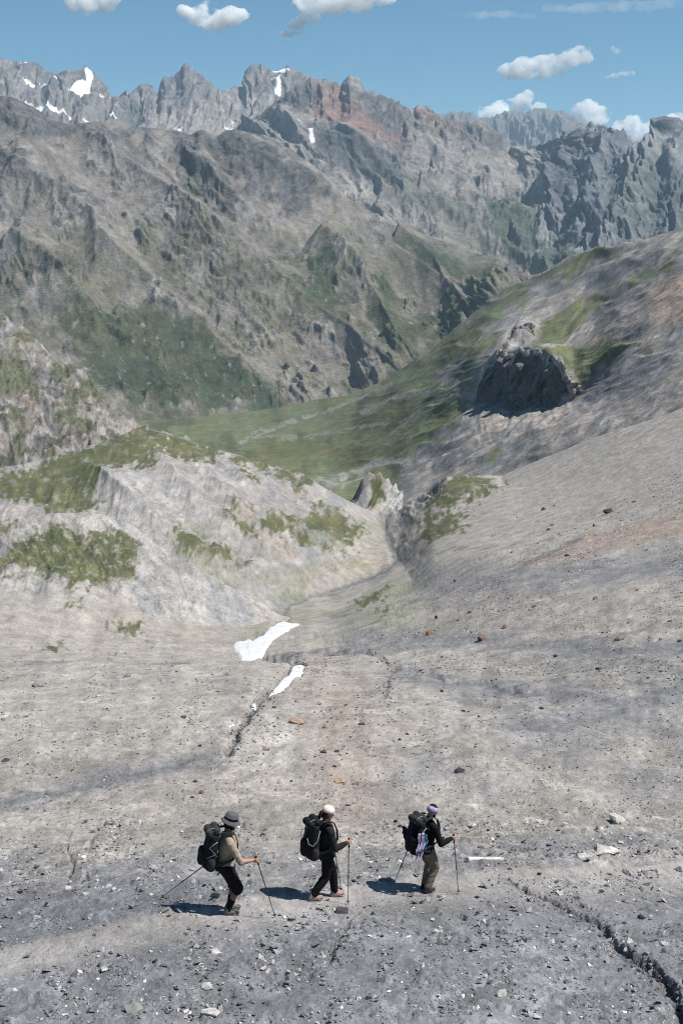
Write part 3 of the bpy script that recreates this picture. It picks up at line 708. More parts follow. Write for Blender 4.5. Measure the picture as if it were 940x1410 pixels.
def shape_flank(s):
    U, V = s.U, s.V; sp = s.spacing
    top = sstep(3.75, 4.0, s.T)
    d1 = U * 0.80 - V * 0.60; d2 = U * 0.60 + V * 0.80       # across / along the chutes (down to the right)
    e1 = V * 0.86 - U * 0.50; e2 = V * 0.50 + U * 0.86       # across / along the rock benches
    w1 = fbm(U, V, 90, 4, 300) * 26
    w2 = fbm(U, V, 30, 3, 299) * 8
    big = ridged(d1 + w1, d2 * 0.40, 170, 4, 301, 0.5, spacing=1.2)
    bench = ridged(e1 + w1 * 0.8 + w2, e2 * 0.42, 44, 6, 302, 0.6, spacing=1.2)
    rk = ridged(U + w1, V, 50, 6, 305, 0.62, spacing=1.2)
    low = fbm(U * 0.8 + 0.2 * V + w1, V, 120, 5, 298, 0.55)
    # outcrop fields
    oc = np.full(U.shape, -60.0)
    for poly, off in (([(240, 185), (262, 190), (300, 255), (330, 275), (325, 290), (290, 275), (258, 265), (250, 225)], 6), ([(275, 185), (330, 190), (360, 215), (400, 245), (440, 265), (440, 285), (390, 280), (345, 255), (300, 215)], 4),
                      ([(0, 130), (50, 150), (100, 180), (60, 190), (0, 170)], 6), ([(-50, 200), (20, 210), (30, 250), (10, 300), (-50, 290)], 5), ([(40, 265), (110, 275), (160, 300), (150, 320), (90, 300), (50, 290)], 0),
                      ([(0, 345), (60, 355), (140, 380), (130, 400), (60, 390), (0, 385)], 0), ([(100, 165), (200, 175), (240, 190), (220, 205), (130, 195)], -3), ([(260, 360), (330, 375), (380, 420), (330, 410), (270, 375)], -6),
                      ([(190, 345), (230, 345), (230, 358), (195, 356)], -2), ([(370, 345), (430, 350), (520, 380), (600, 420), (560, 430), (460, 400), (390, 370)], -8)):
        oc = np.maximum(oc, in_poly(U + w1 * 0.5, V + w1 * 0.4, poly) + off)
    om = sstep(-8, 10, oc + 26 * fbm(U, V, 26, 4, 304))
    rocky = np.clip(sstep(-0.05, 0.28, low + 0.25 * (bench - 0.4)) + om, 0, 1)
    h = (big - 0.5) * 46 + rocky * ((bench - 0.4) * 34 + (rk - 0.4) * 7) + om * (ridged(d1, d2 * 0.6, 24, 5, 306, 0.62, spacing=1.2) - 0.3) * 11
    rb = ribs(U, V, [[(312, 181), (350, 215), (400, 258), (470, 305), (540, 350), (620, 395), (660, 410)], [(100, 170), (150, 215), (210, 262), (280, 318), (360, 378), (440, 440), (520, 495)], [(0, 225), (60, 275), (130, 335), (190, 390), (250, 440), (330, 515)],
                     [(250, 190), (280, 235), (330, 290), (380, 320)], [(420, 330), (480, 380), (530, 440), (560, 480)], [(540, 330), (600, 370), (640, 420)], [(0, 330), (60, 370), (110, 420)], [(180, 180), (230, 250), (260, 300)]], 22, w1 * 0.45 + w2)
    h += rb * 62 * (1 - 0.5 * sstep(3.4, 3.95, s.T)) + rocky * (ridged(e1 + w2, e2 * 0.5, 15, 4, 307, 0.6, spacing=1.1) - 0.4) * 13
    h = h * (1 - 0.72 * top) * sstep(0.2, 1.2, s.T)
    Nn = s.N * np.where(s.N[..., 2:3] > 0, 1, -1)
    s.P += Nn * h[..., None]
    # colour
    n1 = fbm(U, V, 80, 5, 310, 0.58); n2 = fbm(U, V, 16, 5, 311, 0.65); st = fbm(d1, d2 * 0.16, 34, 6, 312, 0.62)
    c = np.broadcast_to(SCREE * [0.66, 0.655, 0.65], U.shape + (3,)).copy()
    c = mix(c, SCREE * [0.84, 0.82, 0.82], 0.8 * (1 - rocky) * sstep(-0.4, 0.3, st + 0.3 * n2))
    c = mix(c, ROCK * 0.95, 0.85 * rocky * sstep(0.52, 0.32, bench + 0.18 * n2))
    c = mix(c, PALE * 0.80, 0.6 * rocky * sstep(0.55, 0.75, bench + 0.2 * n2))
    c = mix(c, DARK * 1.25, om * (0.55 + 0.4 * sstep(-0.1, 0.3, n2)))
    # olive alpine turf in the middle, darker scrub low down
    alt = sstep(235, 420, V + 50 * n1)
    tf = sstep(-0.1, 0.45, n1 * 0.9 + 0.5 * n2 + 0.55 * alt - 0.2 - 0.35 * sstep(0.1, 0.5, st))
    tf *= sstep(190, 300, V + 30 * n2)
    c = mix(c, np.array([0.128, 0.125, 0.075]), 0.62 * tf)
    gm = np.full(U.shape, -60.0)
    for poly, off in (([(100, 445), (180, 440), (260, 470), (330, 520), (380, 545), (300, 562), (200, 555), (130, 520), (110, 480)], 10), ([(360, 350), (440, 360), (480, 400), (470, 460), (430, 440), (390, 400)], -2),
                      ([(520, 400), (560, 430), (620, 420), (660, 430), (600, 480), (560, 500), (510, 460)], 0), ([(540, 345), (620, 350), (690, 370), (660, 390), (580, 380)], 0), ([(290, 560), (360, 552), (420, 556), (360, 572)], 2)):
        gm = np.maximum(gm, in_poly(U + w1 * 0.8, V + w1 * 0.6, poly) + off)
    ga = sstep(-12, 12, gm + 42 * fbm(e2 * 0.5, e1, 24, 5, 314, 0.68))
    c = mix(c, mix(np.broadcast_to(np.array([0.080, 0.092, 0.050]), c.shape).copy(), np.array([0.048, 0.066, 0.042]), sstep(-0.2, 0.3, n1 + n2 * 0.5)), ga * 0.9)
    # pale scree chutes
    for pts, w, k in (([(150, 285), (180, 340), (185, 370), (215, 410), (270, 450)], 6, .7), ([(45, 395), (55, 430), (68, 450)], 4, .8), ([(20, 410), (30, 435)], 4, .6), ([(215, 260), (230, 300), (240, 310)], 5, .5), ([(330, 510), (400, 535), (470, 548)], 11, .75), ([(310, 440), (400, 500), (500, 530)], 8, .5),
                      ([(0, 300), (40, 325), (60, 345)], 20, .5), ([(225, 185), (215, 240), (225, 280)], 7, .7), ([(440, 470), (490, 500), (520, 515)], 16, .7), ([(340, 470), (380, 520), (420, 540)], 6, .6), ([(100, 200), (200, 260), (320, 330), (420, 390)], 12, .45), ([(520, 330), (600, 350), (680, 372)], 7, .35), ([(0, 250), (80, 300), (140, 330)], 14, .4)):
        D, S, W = line_dist(U, V, pts, 80)
        c = mix(c, SCREE * [0.98, 0.97, 0.97], k * np.exp(-((D + 16 * n2 + 9 * st) / w)**2))
    # scattered pale blocks and bare ribs among the scrub
    c = mix(c, PALE * 0.95, 0.65 * sstep(0.34, 0.6, fbm(d1 * 1.0, d2 * 0.5, 9, 4, 316, 0.7)) * sstep(330, 430, V))
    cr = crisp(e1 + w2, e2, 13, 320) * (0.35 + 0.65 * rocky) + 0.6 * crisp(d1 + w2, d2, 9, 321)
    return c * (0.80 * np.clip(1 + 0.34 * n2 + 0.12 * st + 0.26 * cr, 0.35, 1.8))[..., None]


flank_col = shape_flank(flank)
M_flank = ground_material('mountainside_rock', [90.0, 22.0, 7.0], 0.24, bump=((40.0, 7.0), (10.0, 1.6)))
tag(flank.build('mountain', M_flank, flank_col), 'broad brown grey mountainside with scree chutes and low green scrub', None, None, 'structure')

# ---------------------------------------------------------------- high range behind
range_lines = [
    [(100, 420, 4300), (420, 430, 4300), (700, 440, 4200), (760, 430, 3900), (940, 430, 3700), (1540, 420, 3600)],
    [(100, 340, 5000), (420, 345, 4900), (600, 370, 4700), (700, 395, 4550), (750, 385, 4480), (800, 365, 4400), (940, 350, 4150), (1540, 320, 3900)],
    [(100, 270, 5800), (420, 275, 5600), (600, 300, 5400), (700, 320, 5300), (750, 320, 5220), (800, 300, 5100), (860, 285, 4950), (940, 270, 4750), (1540, 240, 4500)],
    [(100, 215, 6600), (330, 205, 6500), (420, 200, 6300), (520, 215, 6100), (600, 225, 6100), (690, 250, 6000), (740, 250, 5950), (790, 232, 5750), (860, 225, 5550), (940, 215, 5350), (1540, 190, 5000)],
    [(100, 190, 7400), (300, 190, 7300), (345, 165, 7200), (380, 140, 7100), (395, 128, 7000), (412, 115, 7000), (420, 112, 7000), (428, 104, 7000), (436, 110, 7000), (444, 106, 7000), (452, 112, 7000), (460, 111, 7000), (468, 119, 7000), (474, 111, 7000), (482, 103, 7000), (489, 107, 7000), (496, 113, 7000), (505, 124, 6950), (522, 131, 6900), (540, 140, 6900), (556, 148, 6900), (571, 150, 6850), (576, 144, 6850), (590, 147, 6850), (598, 157, 6850), (618, 162, 6800), (632, 168, 6800), (655, 166, 6800), (676, 172, 6800), (690, 186, 6800), (702, 201, 6700), (722, 203, 6500), (745, 199, 6300), (768, 190, 6100), (790, 183, 6000), (798, 176, 5900), (806, 174, 5900), (813, 165, 5900), (819, 174, 5900), (826, 171, 5900), (833, 179, 5900), (845, 188, 5850), (862, 196, 5800), (880, 198, 5800), (898, 189, 5800), (908, 182, 5800), (918, 171, 5800), (925, 176, 5800), (932, 174, 5800), (940, 182, 5800), (1100, 150, 5700), (1540, 180, 5500)],
]
rangem = Sheet(range_lines, ucols(290, 970, 1.15, 100, 1540, 12), [16, 70, 85, 100], back=((40, -30), (300, -350), (1200, -1200)))


def shape_range(s):
    U, V = s.U, s.V
    top = sstep(3.8, 4.0, s.T)
    w1 = fbm(U, V, 70, 4, 400) * 22
    d2 = V * 0.8 + U * 0.3; fl = sstep(680, 790, U + 40 * perlin(U / 60, V / 60, 397))
    def both(lam, st_, n, seed, g):
        a_ = ridged(U * 0.75 - V * 0.60 + w1 + w2, d2 * st_, lam, n, seed, g, spacing=1.2)
        b_ = ridged(U * 0.85 + V * 0.30 + w1 + w2, (V * 0.9 - U * 0.2) * st_, lam, n, seed + 40, g, spacing=1.2)
        return a_ * (1 - fl) + b_ * fl
    wall = sstep(700, 780, U)
    w2 = fbm(U, V, 22, 3, 399) * 6
    big = both(105, 0.5, 5, 401, 0.52)
    rib = both(36, 0.38, 5, 403, 0.6)
    rk = ridged(U + w1, V * 0.8, 30, 5, 402, 0.62, spacing=1.2)
    low = fbm(U + w1, V * 1.1, 85, 5, 398, 0.55)
    rocky = np.clip(sstep(-0.12, 0.25, low + 0.3 * wall) + sstep(0.55, 0.8, s.T - 3.2), 0, 1)
    h = (big - 0.5) * 120 + rocky * ((rib - 0.4) * 60 + (rk - 0.4) * 30)
    rb = ribs(U, V, [[(430, 108), (455, 160), (500, 215), (560, 280), (620, 335)], [(520, 131), (560, 180), (610, 240), (680, 320)], [(598, 157), (640, 200), (690, 260)], [(690, 188), (700, 230)], [(384, 142), (410, 180), (430, 215)]], 13, w1 * 0.5 + w2)
    rb = np.maximum(rb, ribs(-U, V, [[(-800, 172), (-785, 220), (-765, 270), (-745, 330)], [(-845, 188), (-820, 250), (-800, 320)], [(-915, 174), (-890, 230), (-860, 300), (-840, 345)], [(-940, 200), (-925, 260)]], 13, w1 * 0.5 + w2))
    h += rb * 68 * (1 - 0.85 * sstep(3.2, 3.9, s.T))
    h = h * (1 - 0.9 * top) * sstep(0.2, 1.0, s.T)
    crest = top * (ridged(U, U * 0 + 3.3, 16, 4, 404, 0.6) - 0.55) * 45
    Nn = s.N * np.where(s.N[..., 2:3] > 0, 1, -1)
    s.P += Nn * h[..., None]; s.P[..., 2] += crest * 0.5
    n1 = fbm(U, V, 60, 5, 410, 0.58); n2 = fbm(U, V, 13, 5, 411, 0.66)
    c = np.broadcast_to(SCREE * [0.78, 0.78, 0.80], U.shape + (3,)).copy()
    c = mix(c, SCREE * 0.92, 0.75 * (1 - rocky))
    dk = rocky * sstep(0.62, 0.38, rib + 0.2 * n2 - 0.12 * wall)
    c = mix(c, DARK * 1.5, 0.62 * dk)
    for poly, k in (([(425, 175), (450, 170), (480, 190), (520, 220), (560, 260), (540, 270), (500, 250), (450, 235), (430, 210)], .8), ([(478, 130), (510, 130), (560, 150), (575, 180), (540, 185), (500, 165)], .65), ([(655, 170), (690, 185), (705, 212), (680, 210), (655, 190)], .75), ([(750, 245), (800, 190), (830, 180), (870, 220), (860, 330), (800, 350), (760, 320), (752, 290)], .5), ([(380, 140), (430, 106), (420, 180), (390, 165)], .8), ([(530, 195), (565, 190), (565, 215), (540, 215)], .6), ([(590, 210), (620, 220), (630, 240), (600, 232)], .6)):
        c = mix(c, DARK * 1.05, k * sstep(-6, 10, in_poly(U + w1 * 0.5, V + w1 * 0.3, poly) + 18 * n2))
    for poly, k in (([(420, 110), (470, 120), (520, 170), (560, 200), (520, 210), (470, 175), (430, 165)], .95), ([(560, 150), (640, 165), (650, 190), (580, 180)], .6), ([(500, 170), (580, 190), (560, 225), (500, 195)], .55)):
        c = mix(c, np.array([0.215, 0.140, 0.118]), k * sstep(-8, 12, in_poly(U + w1 * 0.5, V + w1 * 0.3, poly) + 14 * n2) * (1 - 0.6 * dk))
    for poly, k in (([(690, 205), (740, 205), (770, 215), (755, 270), (735, 285), (700, 250)], .8), ([(376, 160), (400, 150), (428, 190), (430, 215), (395, 200)], .7), ([(760, 330), (775, 300), (782, 310), (768, 365)], .8), ([(800, 200), (840, 210), (850, 230), (815, 225)], .4)):
        c = mix(c, SCREE * 0.95, k * sstep(-8, 8, in_poly(U + w1 * 0.3, V + w1 * 0.3, poly) + 10 * n2))
    for poly, k in (([(660, 280), (720, 285), (740, 320), (715, 355), (680, 330)], .85), ([(720, 350), (790, 330), (800, 370), (740, 390)], .8), ([(600, 280), (660, 300), (680, 350), (620, 330)], .5), ([(860, 250), (960, 230), (960, 320), (840, 350)], .45), ([(510, 240), (600, 260), (640, 300), (560, 300)], .4)):
        c = mix(c, np.array([0.055, 0.075, 0.050]), k * sstep(-12, 10, in_poly(U + w1 * 0.7, V + w1 * 0.5, poly) + 26 * n2))
    # a few snow patches in the shade of the red peak
    sn = np.full(U.shape, -60.0)
    for p in ([(428, 190), (432, 190), (436, 205), (430, 206)], [(414, 178), (420, 180), (419, 185)]):
        sn = np.maximum(sn, in_poly(U, V, p))
    c = mix(c, SNOW, sstep(-0.8, 0.8, sn + 2 * n2))
    cr = crisp(U * 0.75 - (1 - 1.5 * fl) * V * 0.6 + w2, V, 10, 420) 
    c = c * (1 + np.array([-0.10, -0.01, 0.10]) * sstep(690, 780, U)[..., None])
    return c * (0.90 * np.clip(1 + 0.28 * n2 + 0.25 * cr * rocky, 0.4, 1.7))[..., None]


range_col = shape_range(rangem)
M_range = ground_material('range_rock', [200.0, 50.0, 16.0], 0.24, bump=((70.0, 14.0), (20.0, 3.5)))
tag(rangem.build('mountain', M_range, range_col), 'jagged red and grey mountain range closing the valley', None, None, 'structure')

peak_lines = [
    [(-400, 330, 6400), (0, 320, 6500), (250, 320, 6500), (520, 300, 6600)],
    [(-400, 180, 7600), (0, 190, 7700), (120, 205, 7700), (250, 215, 7600), (400, 215, 7600), (520, 220, 7700)],
    [(-400, 110, 8600), (0, 135, 8700), (100, 150, 8600), (180, 165, 8500), (230, 160, 8400), (300, 165, 8500), (400, 160, 8600), (520, 165, 8600)],
    [(-400, 60, 9400), (-60, 74, 9500), (0, 81, 9500), (12, 83, 9500), (32, 84, 9500), (52, 86, 9500), (64, 98, 9500), (80, 101, 9500), (93, 97, 9400), (103, 97, 9400), (112, 95, 9400), (118, 89, 9400), (122, 96, 9400), (129, 100, 9400), (136, 108, 9400), (148, 120, 9400), (152, 132, 9300), (165, 132, 9300), (174, 124, 9200), (180, 128, 9200), (186, 122, 9200), (194, 117, 9200), (210, 116, 9200), (216, 136, 9200), (221, 114, 9200), (226, 104, 9200), (232, 108, 9200), (240, 105, 9200), (243, 99, 9200), (248, 97, 9200), (252, 89, 9200), (256, 86, 9200), (260, 91, 9200), (268, 95, 9200), (271, 101, 9200), (278, 103, 9200), (284, 110, 9200), (290, 112, 9200), (297, 123, 9200), (308, 126, 9200), (320, 119, 9300), (334, 121, 9400), (337, 99, 9500), (342, 94, 9500), (346, 88, 9500), (352, 92, 9500), (360, 87, 9500), (366, 93, 9500), (374, 96, 9500), (384, 98, 9500), (390, 96, 9500), (396, 89, 9500), (402, 96, 9500), (410, 98, 9500), (424, 106, 9500), (452, 112, 9500), (520, 140, 9500)],
]
peaks = Sheet(peak_lines, ucols(-20, 470, 1.1, -400, 520, 10), [12, 60, 110], back=((30, -40), (300, -400), (1200, -1300)))


def shape_peaks(s):
    U, V = s.U, s.V
    top = sstep(2.75, 3.0, s.T)
    w1 = fbm(U, V, 50, 4, 500) * 14
    big = ridged(U + 0.3 * V + w1, V * 0.55, 60, 6, 501, 0.6, spacing=1.3); rk = ridged(U + w1, V * 0.5, 22, 5, 502, 0.62, spacing=1.3)
    h = ((big - 0.5) * 120 + (rk - 0.45) * 45) * (1 - 0.92 * top) * sstep(0.2, 0.9, s.T)
    Nn = s.N * np.where(s.N[..., 2:3] > 0, 1, -1)
    s.P += Nn * h[..., None]; s.P[..., 2] += top * (ridged(U, U * 0 + 9.3, 12, 4, 504, 0.6) - 0.55) * 20
    n1 = fbm(U, V, 40, 5, 510, 0.58); n2 = fbm(U, V, 11, 5, 511, 0.66)
    c = np.broadcast_to(SCREE * [0.62, 0.61, 0.63], U.shape + (3,)).copy()
    c = mix(c, SCREE * 0.88, 0.75 * sstep(118, 150, V + 30 * n1 + 14 * n2) * sstep(190, 230, U + 60 * sstep(150, 190, V)))
    c = mix(c, DARK * 1.1, 0.65 * sstep(0.48, 0.7, rk + 0.2 * n2) * sstep(190, 120, V))
    for poly, k in (([(336, 142), (345, 138), (390, 140), (420, 130), (430, 160), (350, 160), (320, 150)], .35), ([(170, 145), (185, 135), (205, 165), (200, 178), (178, 172)], .7), ([(225, 110), (255, 90), (290, 112), (300, 140), (240, 140), (222, 138)], .45), ([(64, 98), (94, 98), (92, 112), (64, 110)], .6)):
        c = mix(c, DARK * 1.2, k * sstep(-5, 7, in_poly(U + w1 * 0.4, V + w1 * 0.3, poly) + 10 * n2))
    sn = np.full(U.shape, -60.0)
    for p in ([(114, 92), (122, 93), (130, 105), (126, 115), (130, 126), (112, 128), (96, 122), (108, 112), (120, 106)], [(20, 132), (45, 140), (75, 153), (70, 157), (40, 148), (22, 138)], [(66, 150), (100, 152), (98, 156), (70, 155)], [(30, 86), (38, 86), (36, 94)],
              [(28, 110), (48, 112), (46, 118)], [(53, 112), (68, 114), (66, 118)], [(70, 116), (86, 117), (84, 120)], [(130, 133), (146, 134), (140, 137)], [(376, 95), (400, 95), (392, 101), (380, 100)], [(382, 108), (388, 110), (386, 132), (378, 130)], [(372, 105), (380, 106), (378, 112)],
              [(305, 170), (320, 172), (314, 176)], [(318, 161), (322, 162), (320, 168)], [(150, 160), (160, 166), (152, 166)], [(115, 166), (130, 168), (124, 170)], [(240, 175), (252, 178), (246, 181)]):
        sn = np.maximum(sn, in_poly(U, V, p))
    c = c * np.clip(1 + 0.28 * n2 + 0.26 * crisp(U + 0.2 * V, V, 9, 520, 0.5), 0.4, 1.7)[..., None]
    return mix(c, SNOW, sstep(-1.0, 0.8, sn + 3.5 * n2))


peaks_col = shape_peaks(peaks)
tag(peaks.build('mountain', M_range, peaks_col), 'far snow streaked rock peaks on the skyline', None, None, 'structure')

blue_lines = [
    [(520, 290, 11500), (700, 290, 11500), (960, 290, 11500)],
    [(520, 215, 13000), (700, 215, 13000), (960, 225, 13000)],
    [(520, 190, 14500), (590, 166, 14500), (604, 160, 14500), (618, 155, 14500), (634, 153, 14500), (648, 154, 14500), (660, 162, 14500), (674, 161, 14500), (690, 155, 14500), (706, 153, 14500), (722, 153, 14500), (738, 149, 14500), (752, 148, 14500), (762, 153, 14500), (772, 152, 14500), (784, 158, 14500), (798, 165, 14500), (820, 180, 14500), (900, 205, 14500), (960, 215, 14500)],
]
bluem = Sheet(blue_lines, ucols(580, 830, 1.1, 520, 960, 8), [30, 75], back=((60, -60), (500, -600), (1500, -1600)))
U, V = bluem.U, bluem.V
top = sstep(1.8, 2.0, bluem.T)
hb = ((ridged(U - 0.3 * V, V * 0.5, 40, 5, 601, 0.6, spacing=1.3) - 0.5) * 260 + (ridged(U, V * 0.6, 15, 4, 602, spacing=1.3) - 0.45) * 110) * (1 - 0.93 * top)
bluem.P += bluem.N * np.where(bluem.N[..., 2:3] > 0, 1, -1) * hb[..., None]
bluem.P[..., 2] += top * (ridged(U, U * 0 + 1.7, 12, 4, 603, 0.6) - 0.55) * 40
bc = np.broadcast_to(ROCK * [0.95, 1.0, 1.0], U.shape + (3,)).copy() * (1 + 0.35 * fbm(U, V, 14, 4, 604))[..., None]
tag(bluem.build('mountain', M_range, bc), 'farthest blue hazy mountain seen through the gap', None, None, 'structure')

# one sheet of lowland below everything, out to the end of the land
bs_ = np.array([[-19000, -400, -1500], [19000, -400, -1500], [19000, 21000, -1500], [-19000, 21000, -1500]], float)
tag(grid_mesh('terrain', bs_, np.array([[0, 1, 2, 3]]), M_range, np.broadcast_to(ROCK, (4, 3)).copy(), False), None, None, None, 'structure')
# ================================================================== SNOW, STONES, CLOUDS
def ground_at(u, v):
    """point of the near ground at survey position (u, v): the nearest visible mesh vertex"""
    j = int(np.clip(np.searchsorted(near.u, u), 0, len(near.u) - 1))
    col = near.V[:-near.nb, j]
    i = int(np.argmin(np.abs(col - v)))
    return near.P[i, j].copy(), i, j


def project(p):
    """survey position of a world point"""
    x, y, z = p
    f = y * CP - z * SP; upv = y * SP + z * CP
    return CU + x / f * FPX, CV - upv / f * FPX


# true projected position of every vertex, to find the ground that shows at a given place
_f = near.P[..., 1] * CP - near.P[..., 2] * SP
PU = CU + near.P[..., 0] / _f * FPX
PV = CV - (near.P[..., 1] * SP + near.P[..., 2] * CP) / _f * FPX


def ground_seen(u, v):
    j = int(np.clip(np.searchsorted(near.u, u), 0, len(near.u) - 1))
    col = PV[:-near.nb, j]
    c = np.nonzero(col[1:] <= v)[0]
    i = int(c[0]) if len(c) else len(col) - 1
    return near.P[i, j].copy(), i, j


M_snow = plain('old_snow', (0.60, 0.605, 0.62), 0.7, 0.14, 0.35, 0.05)
snow_labels = ['large white snow patch filling the stream bed below the eroded spur', 'narrow white snow strip in the stream bed nearer the hikers',
               'tiny scrap of white snow just beyond the large snow patch', 'small scrap of white snow beside the dark stream bed below the strip', 'thin white snow sliver at the near end of the dark stream bed']
for poly, lab in zip(SNOW_PATCHES, snow_labels):
    a = np.array(poly, float); x0, y0 = a.min(0) - 8; x1, y1 = a.max(0) + 8
    js = np.nonzero((near.u > x0) & (near.u < x1))[0]; j0, j1 = js[0], js[-1]
    sub = (near.V[:-near.nb, j0:j1 + 1] > y0) & (near.V[:-near.nb, j0:j1 + 1] < y1)
    is_ = np.nonzero(sub.any(1))[0]; i0, i1 = is_[0], is_[-1]
    U = near.U[i0:i1 + 1, j0:j1 + 1]; V = near.V[i0:i1 + 1, j0:j1 + 1]
    sd = in_poly(U, V, poly) + 1.4 * fbm(U, V, 7, 3, 700)
    P = near.P[i0:i1 + 1, j0:j1 + 1].copy(); k = P[..., 1].mean() / 150
    P[..., 2] += k * (0.26 * sstep(-1.5, 4, sd) - 0.10 + 0.05 * fbm(U, V, 10, 4, 701)); 
    h_, w_ = U.shape; ii = np.arange(h_ * w_).reshape(h_, w_)
    q = np.stack([ii[:-1, :-1], ii[:-1, 1:], ii[1:, 1:], ii[1:, :-1]], -1).reshape(-1, 4)
    keep = (sd.ravel()[q] > -2.5).any(1); q = q[keep]
    us, inv = np.unique(q, return_inverse=True)
    o = grid_mesh('snow_patch', P.reshape(-1, 3)[us], inv.reshape(-1, 4), M_snow)
    tag(o, lab, 'snow patch', 'old snow left in the stream bed')


# ---- stones: jittered, flattened convex lumps
def stone_shape(r, flat, k=14):
    """k random points on a squashed ball, convex hull -> (verts, faces)"""
    bm = bmesh.new()
    for _ in range(k):
        d = r.normal(size=3); d /= np.linalg.norm(d); d *= 0.75 + 0.35 * r.random()
        bm.verts.new((d[0], d[1], d[2] * flat))
    bmesh.ops.convex_hull(bm, input=bm.verts[:])
    for v in [v for v in bm.verts if not v.link_faces]: bm.verts.remove(v)
    bm.verts.ensure_lookup_table(); bm.verts.index_update()
    V = np.array([v.co[:] for v in bm.verts]); F = np.array([[v.index for v in f.verts] for f in bm.faces])
    bm.free(); return V, F


M_stone = ground_material('stone', [0.12, 0.03], 0.3, bump=((0.08, 0.03),))
shapes = [stone_shape(rng, f, 9) for f in (0.22, 0.3, 0.4, 0.5, 0.28, 0.35, 0.6, 0.45)]
vis_rows = near.P.shape[0] - near.nb


def scatter(name, n, region, size_px, pal, squash=1.0, dens=None, kind='stuff', tilt=0.35, sink=0.25):
    """many small stones in one mesh; region in survey coordinates"""
    Vs, Fs, Cs = [], [], []; off = 0; cnt = 0
    u0, v0, u1, v1 = region
    while cnt < n:
        u = rng.uniform(u0, u1, 4000); v = rng.uniform(v0, v1, 4000)
        keep = np.ones(4000, bool) if dens is None else rng.random(4000) < dens(u, v)
        for uu, vv in zip(u[keep], v[keep]):
            p, i, j = ground_seen(uu, vv)
            if in_path(uu, vv) and rng.random() > 0.12: continue
            px = size_px[0] * (rng.random() ** -0.55); px = min(px, size_px[1])
            s = px * p[1] / FPX * 0.5
            sh, fc = shapes[rng.integers(len(shapes))]
            a = rng.random() * 6.283; ca, sa = math.cos(a), math.sin(a)
            q = sh * [1, 0.55 + 0.6 * rng.random(), 1.0]
            tx, ty = rng.normal(size=2) * tilt
            q = np.stack([q[:, 0] * ca - q[:, 1] * sa, q[:, 0] * sa + q[:, 1] * ca, q[:, 2] * squash], -1)
            q[:, 2] += q[:, 0] * tx + q[:, 1] * ty
            Vs.append(q * s + p + [0, 0, s * sink])
            Fs.append(fc + off); off += len(q)
            cc = pal[rng.integers(len(pal))] * (0.75 + 0.5 * rng.random())
            Cs.append(np.broadcast_to(cc, (len(q), 3)))
            cnt += 1
            if cnt >= n: break
    o = grid_mesh(name, np.concatenate(Vs), np.concatenate(Fs), M_stone, np.concatenate(Cs), smooth=False)
    return tag(o, None, None, None, kind)


PATH_LO = np.array([(-600, 1400), (0, 1342), (200, 1290), (430, 1250), (600, 1227), (760, 1207), (940, 1195)], float)
PATH_HI = np.array([(-600, 1360), (0, 1308), (200, 1264), (430, 1228), (600, 1206), (760, 1188), (940, 1178)], float)


def in_path(u, v):
    return np.interp(u, PATH_HI[:, 0], PATH_HI[:, 1]) < v < np.interp(u, PATH_LO[:, 0], PATH_LO[:, 1])


greys = [SLATE * k for k in (0.75, 0.9, 1.1, 1.35, 1.6)]
pales = [PALE * k for k in (0.9, 1.15, 1.4)] + [np.array([0.6, 0.58, 0.55])]
tans = [SCREE * 0.8, SCREE * 1.1, RUST * 0.9, PALE, SLATE, SCREE]


def clumpy(u, v):
    return np.clip(0.45 + 1.3 * fbm(u, v * 1.5, 60, 4, 720), 0.05, 1)


scatter('scree', 15000, (-30, 1130, 970, 1425), (1.7, 11), greys + greys + pales, dens=clumpy, tilt=0.45)
scatter('scree', 2600, (-30, 1195, 970, 1425), (2.6, 17), [SLATE * k for k in (0.75, 0.95, 1.1, 1.3, 1.5)] + pales[:2], dens=clumpy, tilt=0.5)
scatter('gravel', 22000, (-30, 900, 970, 1190), (1.1, 6), tans + greys, dens=clumpy)
scatter('rubble', 15000, (400, 640, 960, 930), (0.9, 4), tans + [DARK * 2.2], dens=lambda u, v: np.clip(0.3 + 1.4 * fbm(u, v * 2, 90, 4, 721), 0.02, 1) * (v > 925 - (u - 400) * 0.52))
# ================================================================== HIKERS
_m = (near.T[:vis_rows] > 0.8) & (near.T[:vis_rows] < 5)
_gp = near.P[:vis_rows][_m]


def ground_z(x, y):
    d = (_gp[:, 0] - x)**2 + (_gp[:, 1] - y)**2
    k = np.argpartition(d, 6)[:6]; w_ = 1 / (d[k] + 1e-5)
    return float((_gp[k, 2] * w_).sum() / w_.sum())


def ball(bm, c, r, seg=14):
    """ellipsoid"""
    r = (r, r, r) if np.isscalar(r) else r
    M = Matrix.Translation(c) @ Matrix.Diagonal((*r, 1))
    bmesh.ops.create_uvsphere(bm, u_segments=seg, v_segments=seg // 2 + 2, radius=1, matrix=M)


def capsule(bm, a, b, ra, rb, seg=12):
    """tapered limb with round ends"""
    a, b = Vector(a), Vector(b); d = b - a
    if d.length > 1e-5:
        M = Matrix.Translation((a + b) / 2) @ d.to_track_quat('Z', 'Y').to_matrix().to_4x4()
        bmesh.ops.create_cone(bm, cap_ends=True, segments=seg, radius1=ra, radius2=rb, depth=d.length, matrix=M)
    ball(bm, a, ra, seg); ball(bm, b, rb, seg)


def chain(bm, pts, rad, seg=12):
    for i in range(len(pts) - 1): capsule(bm, pts[i], pts[i + 1], rad[i], rad[i + 1], seg)


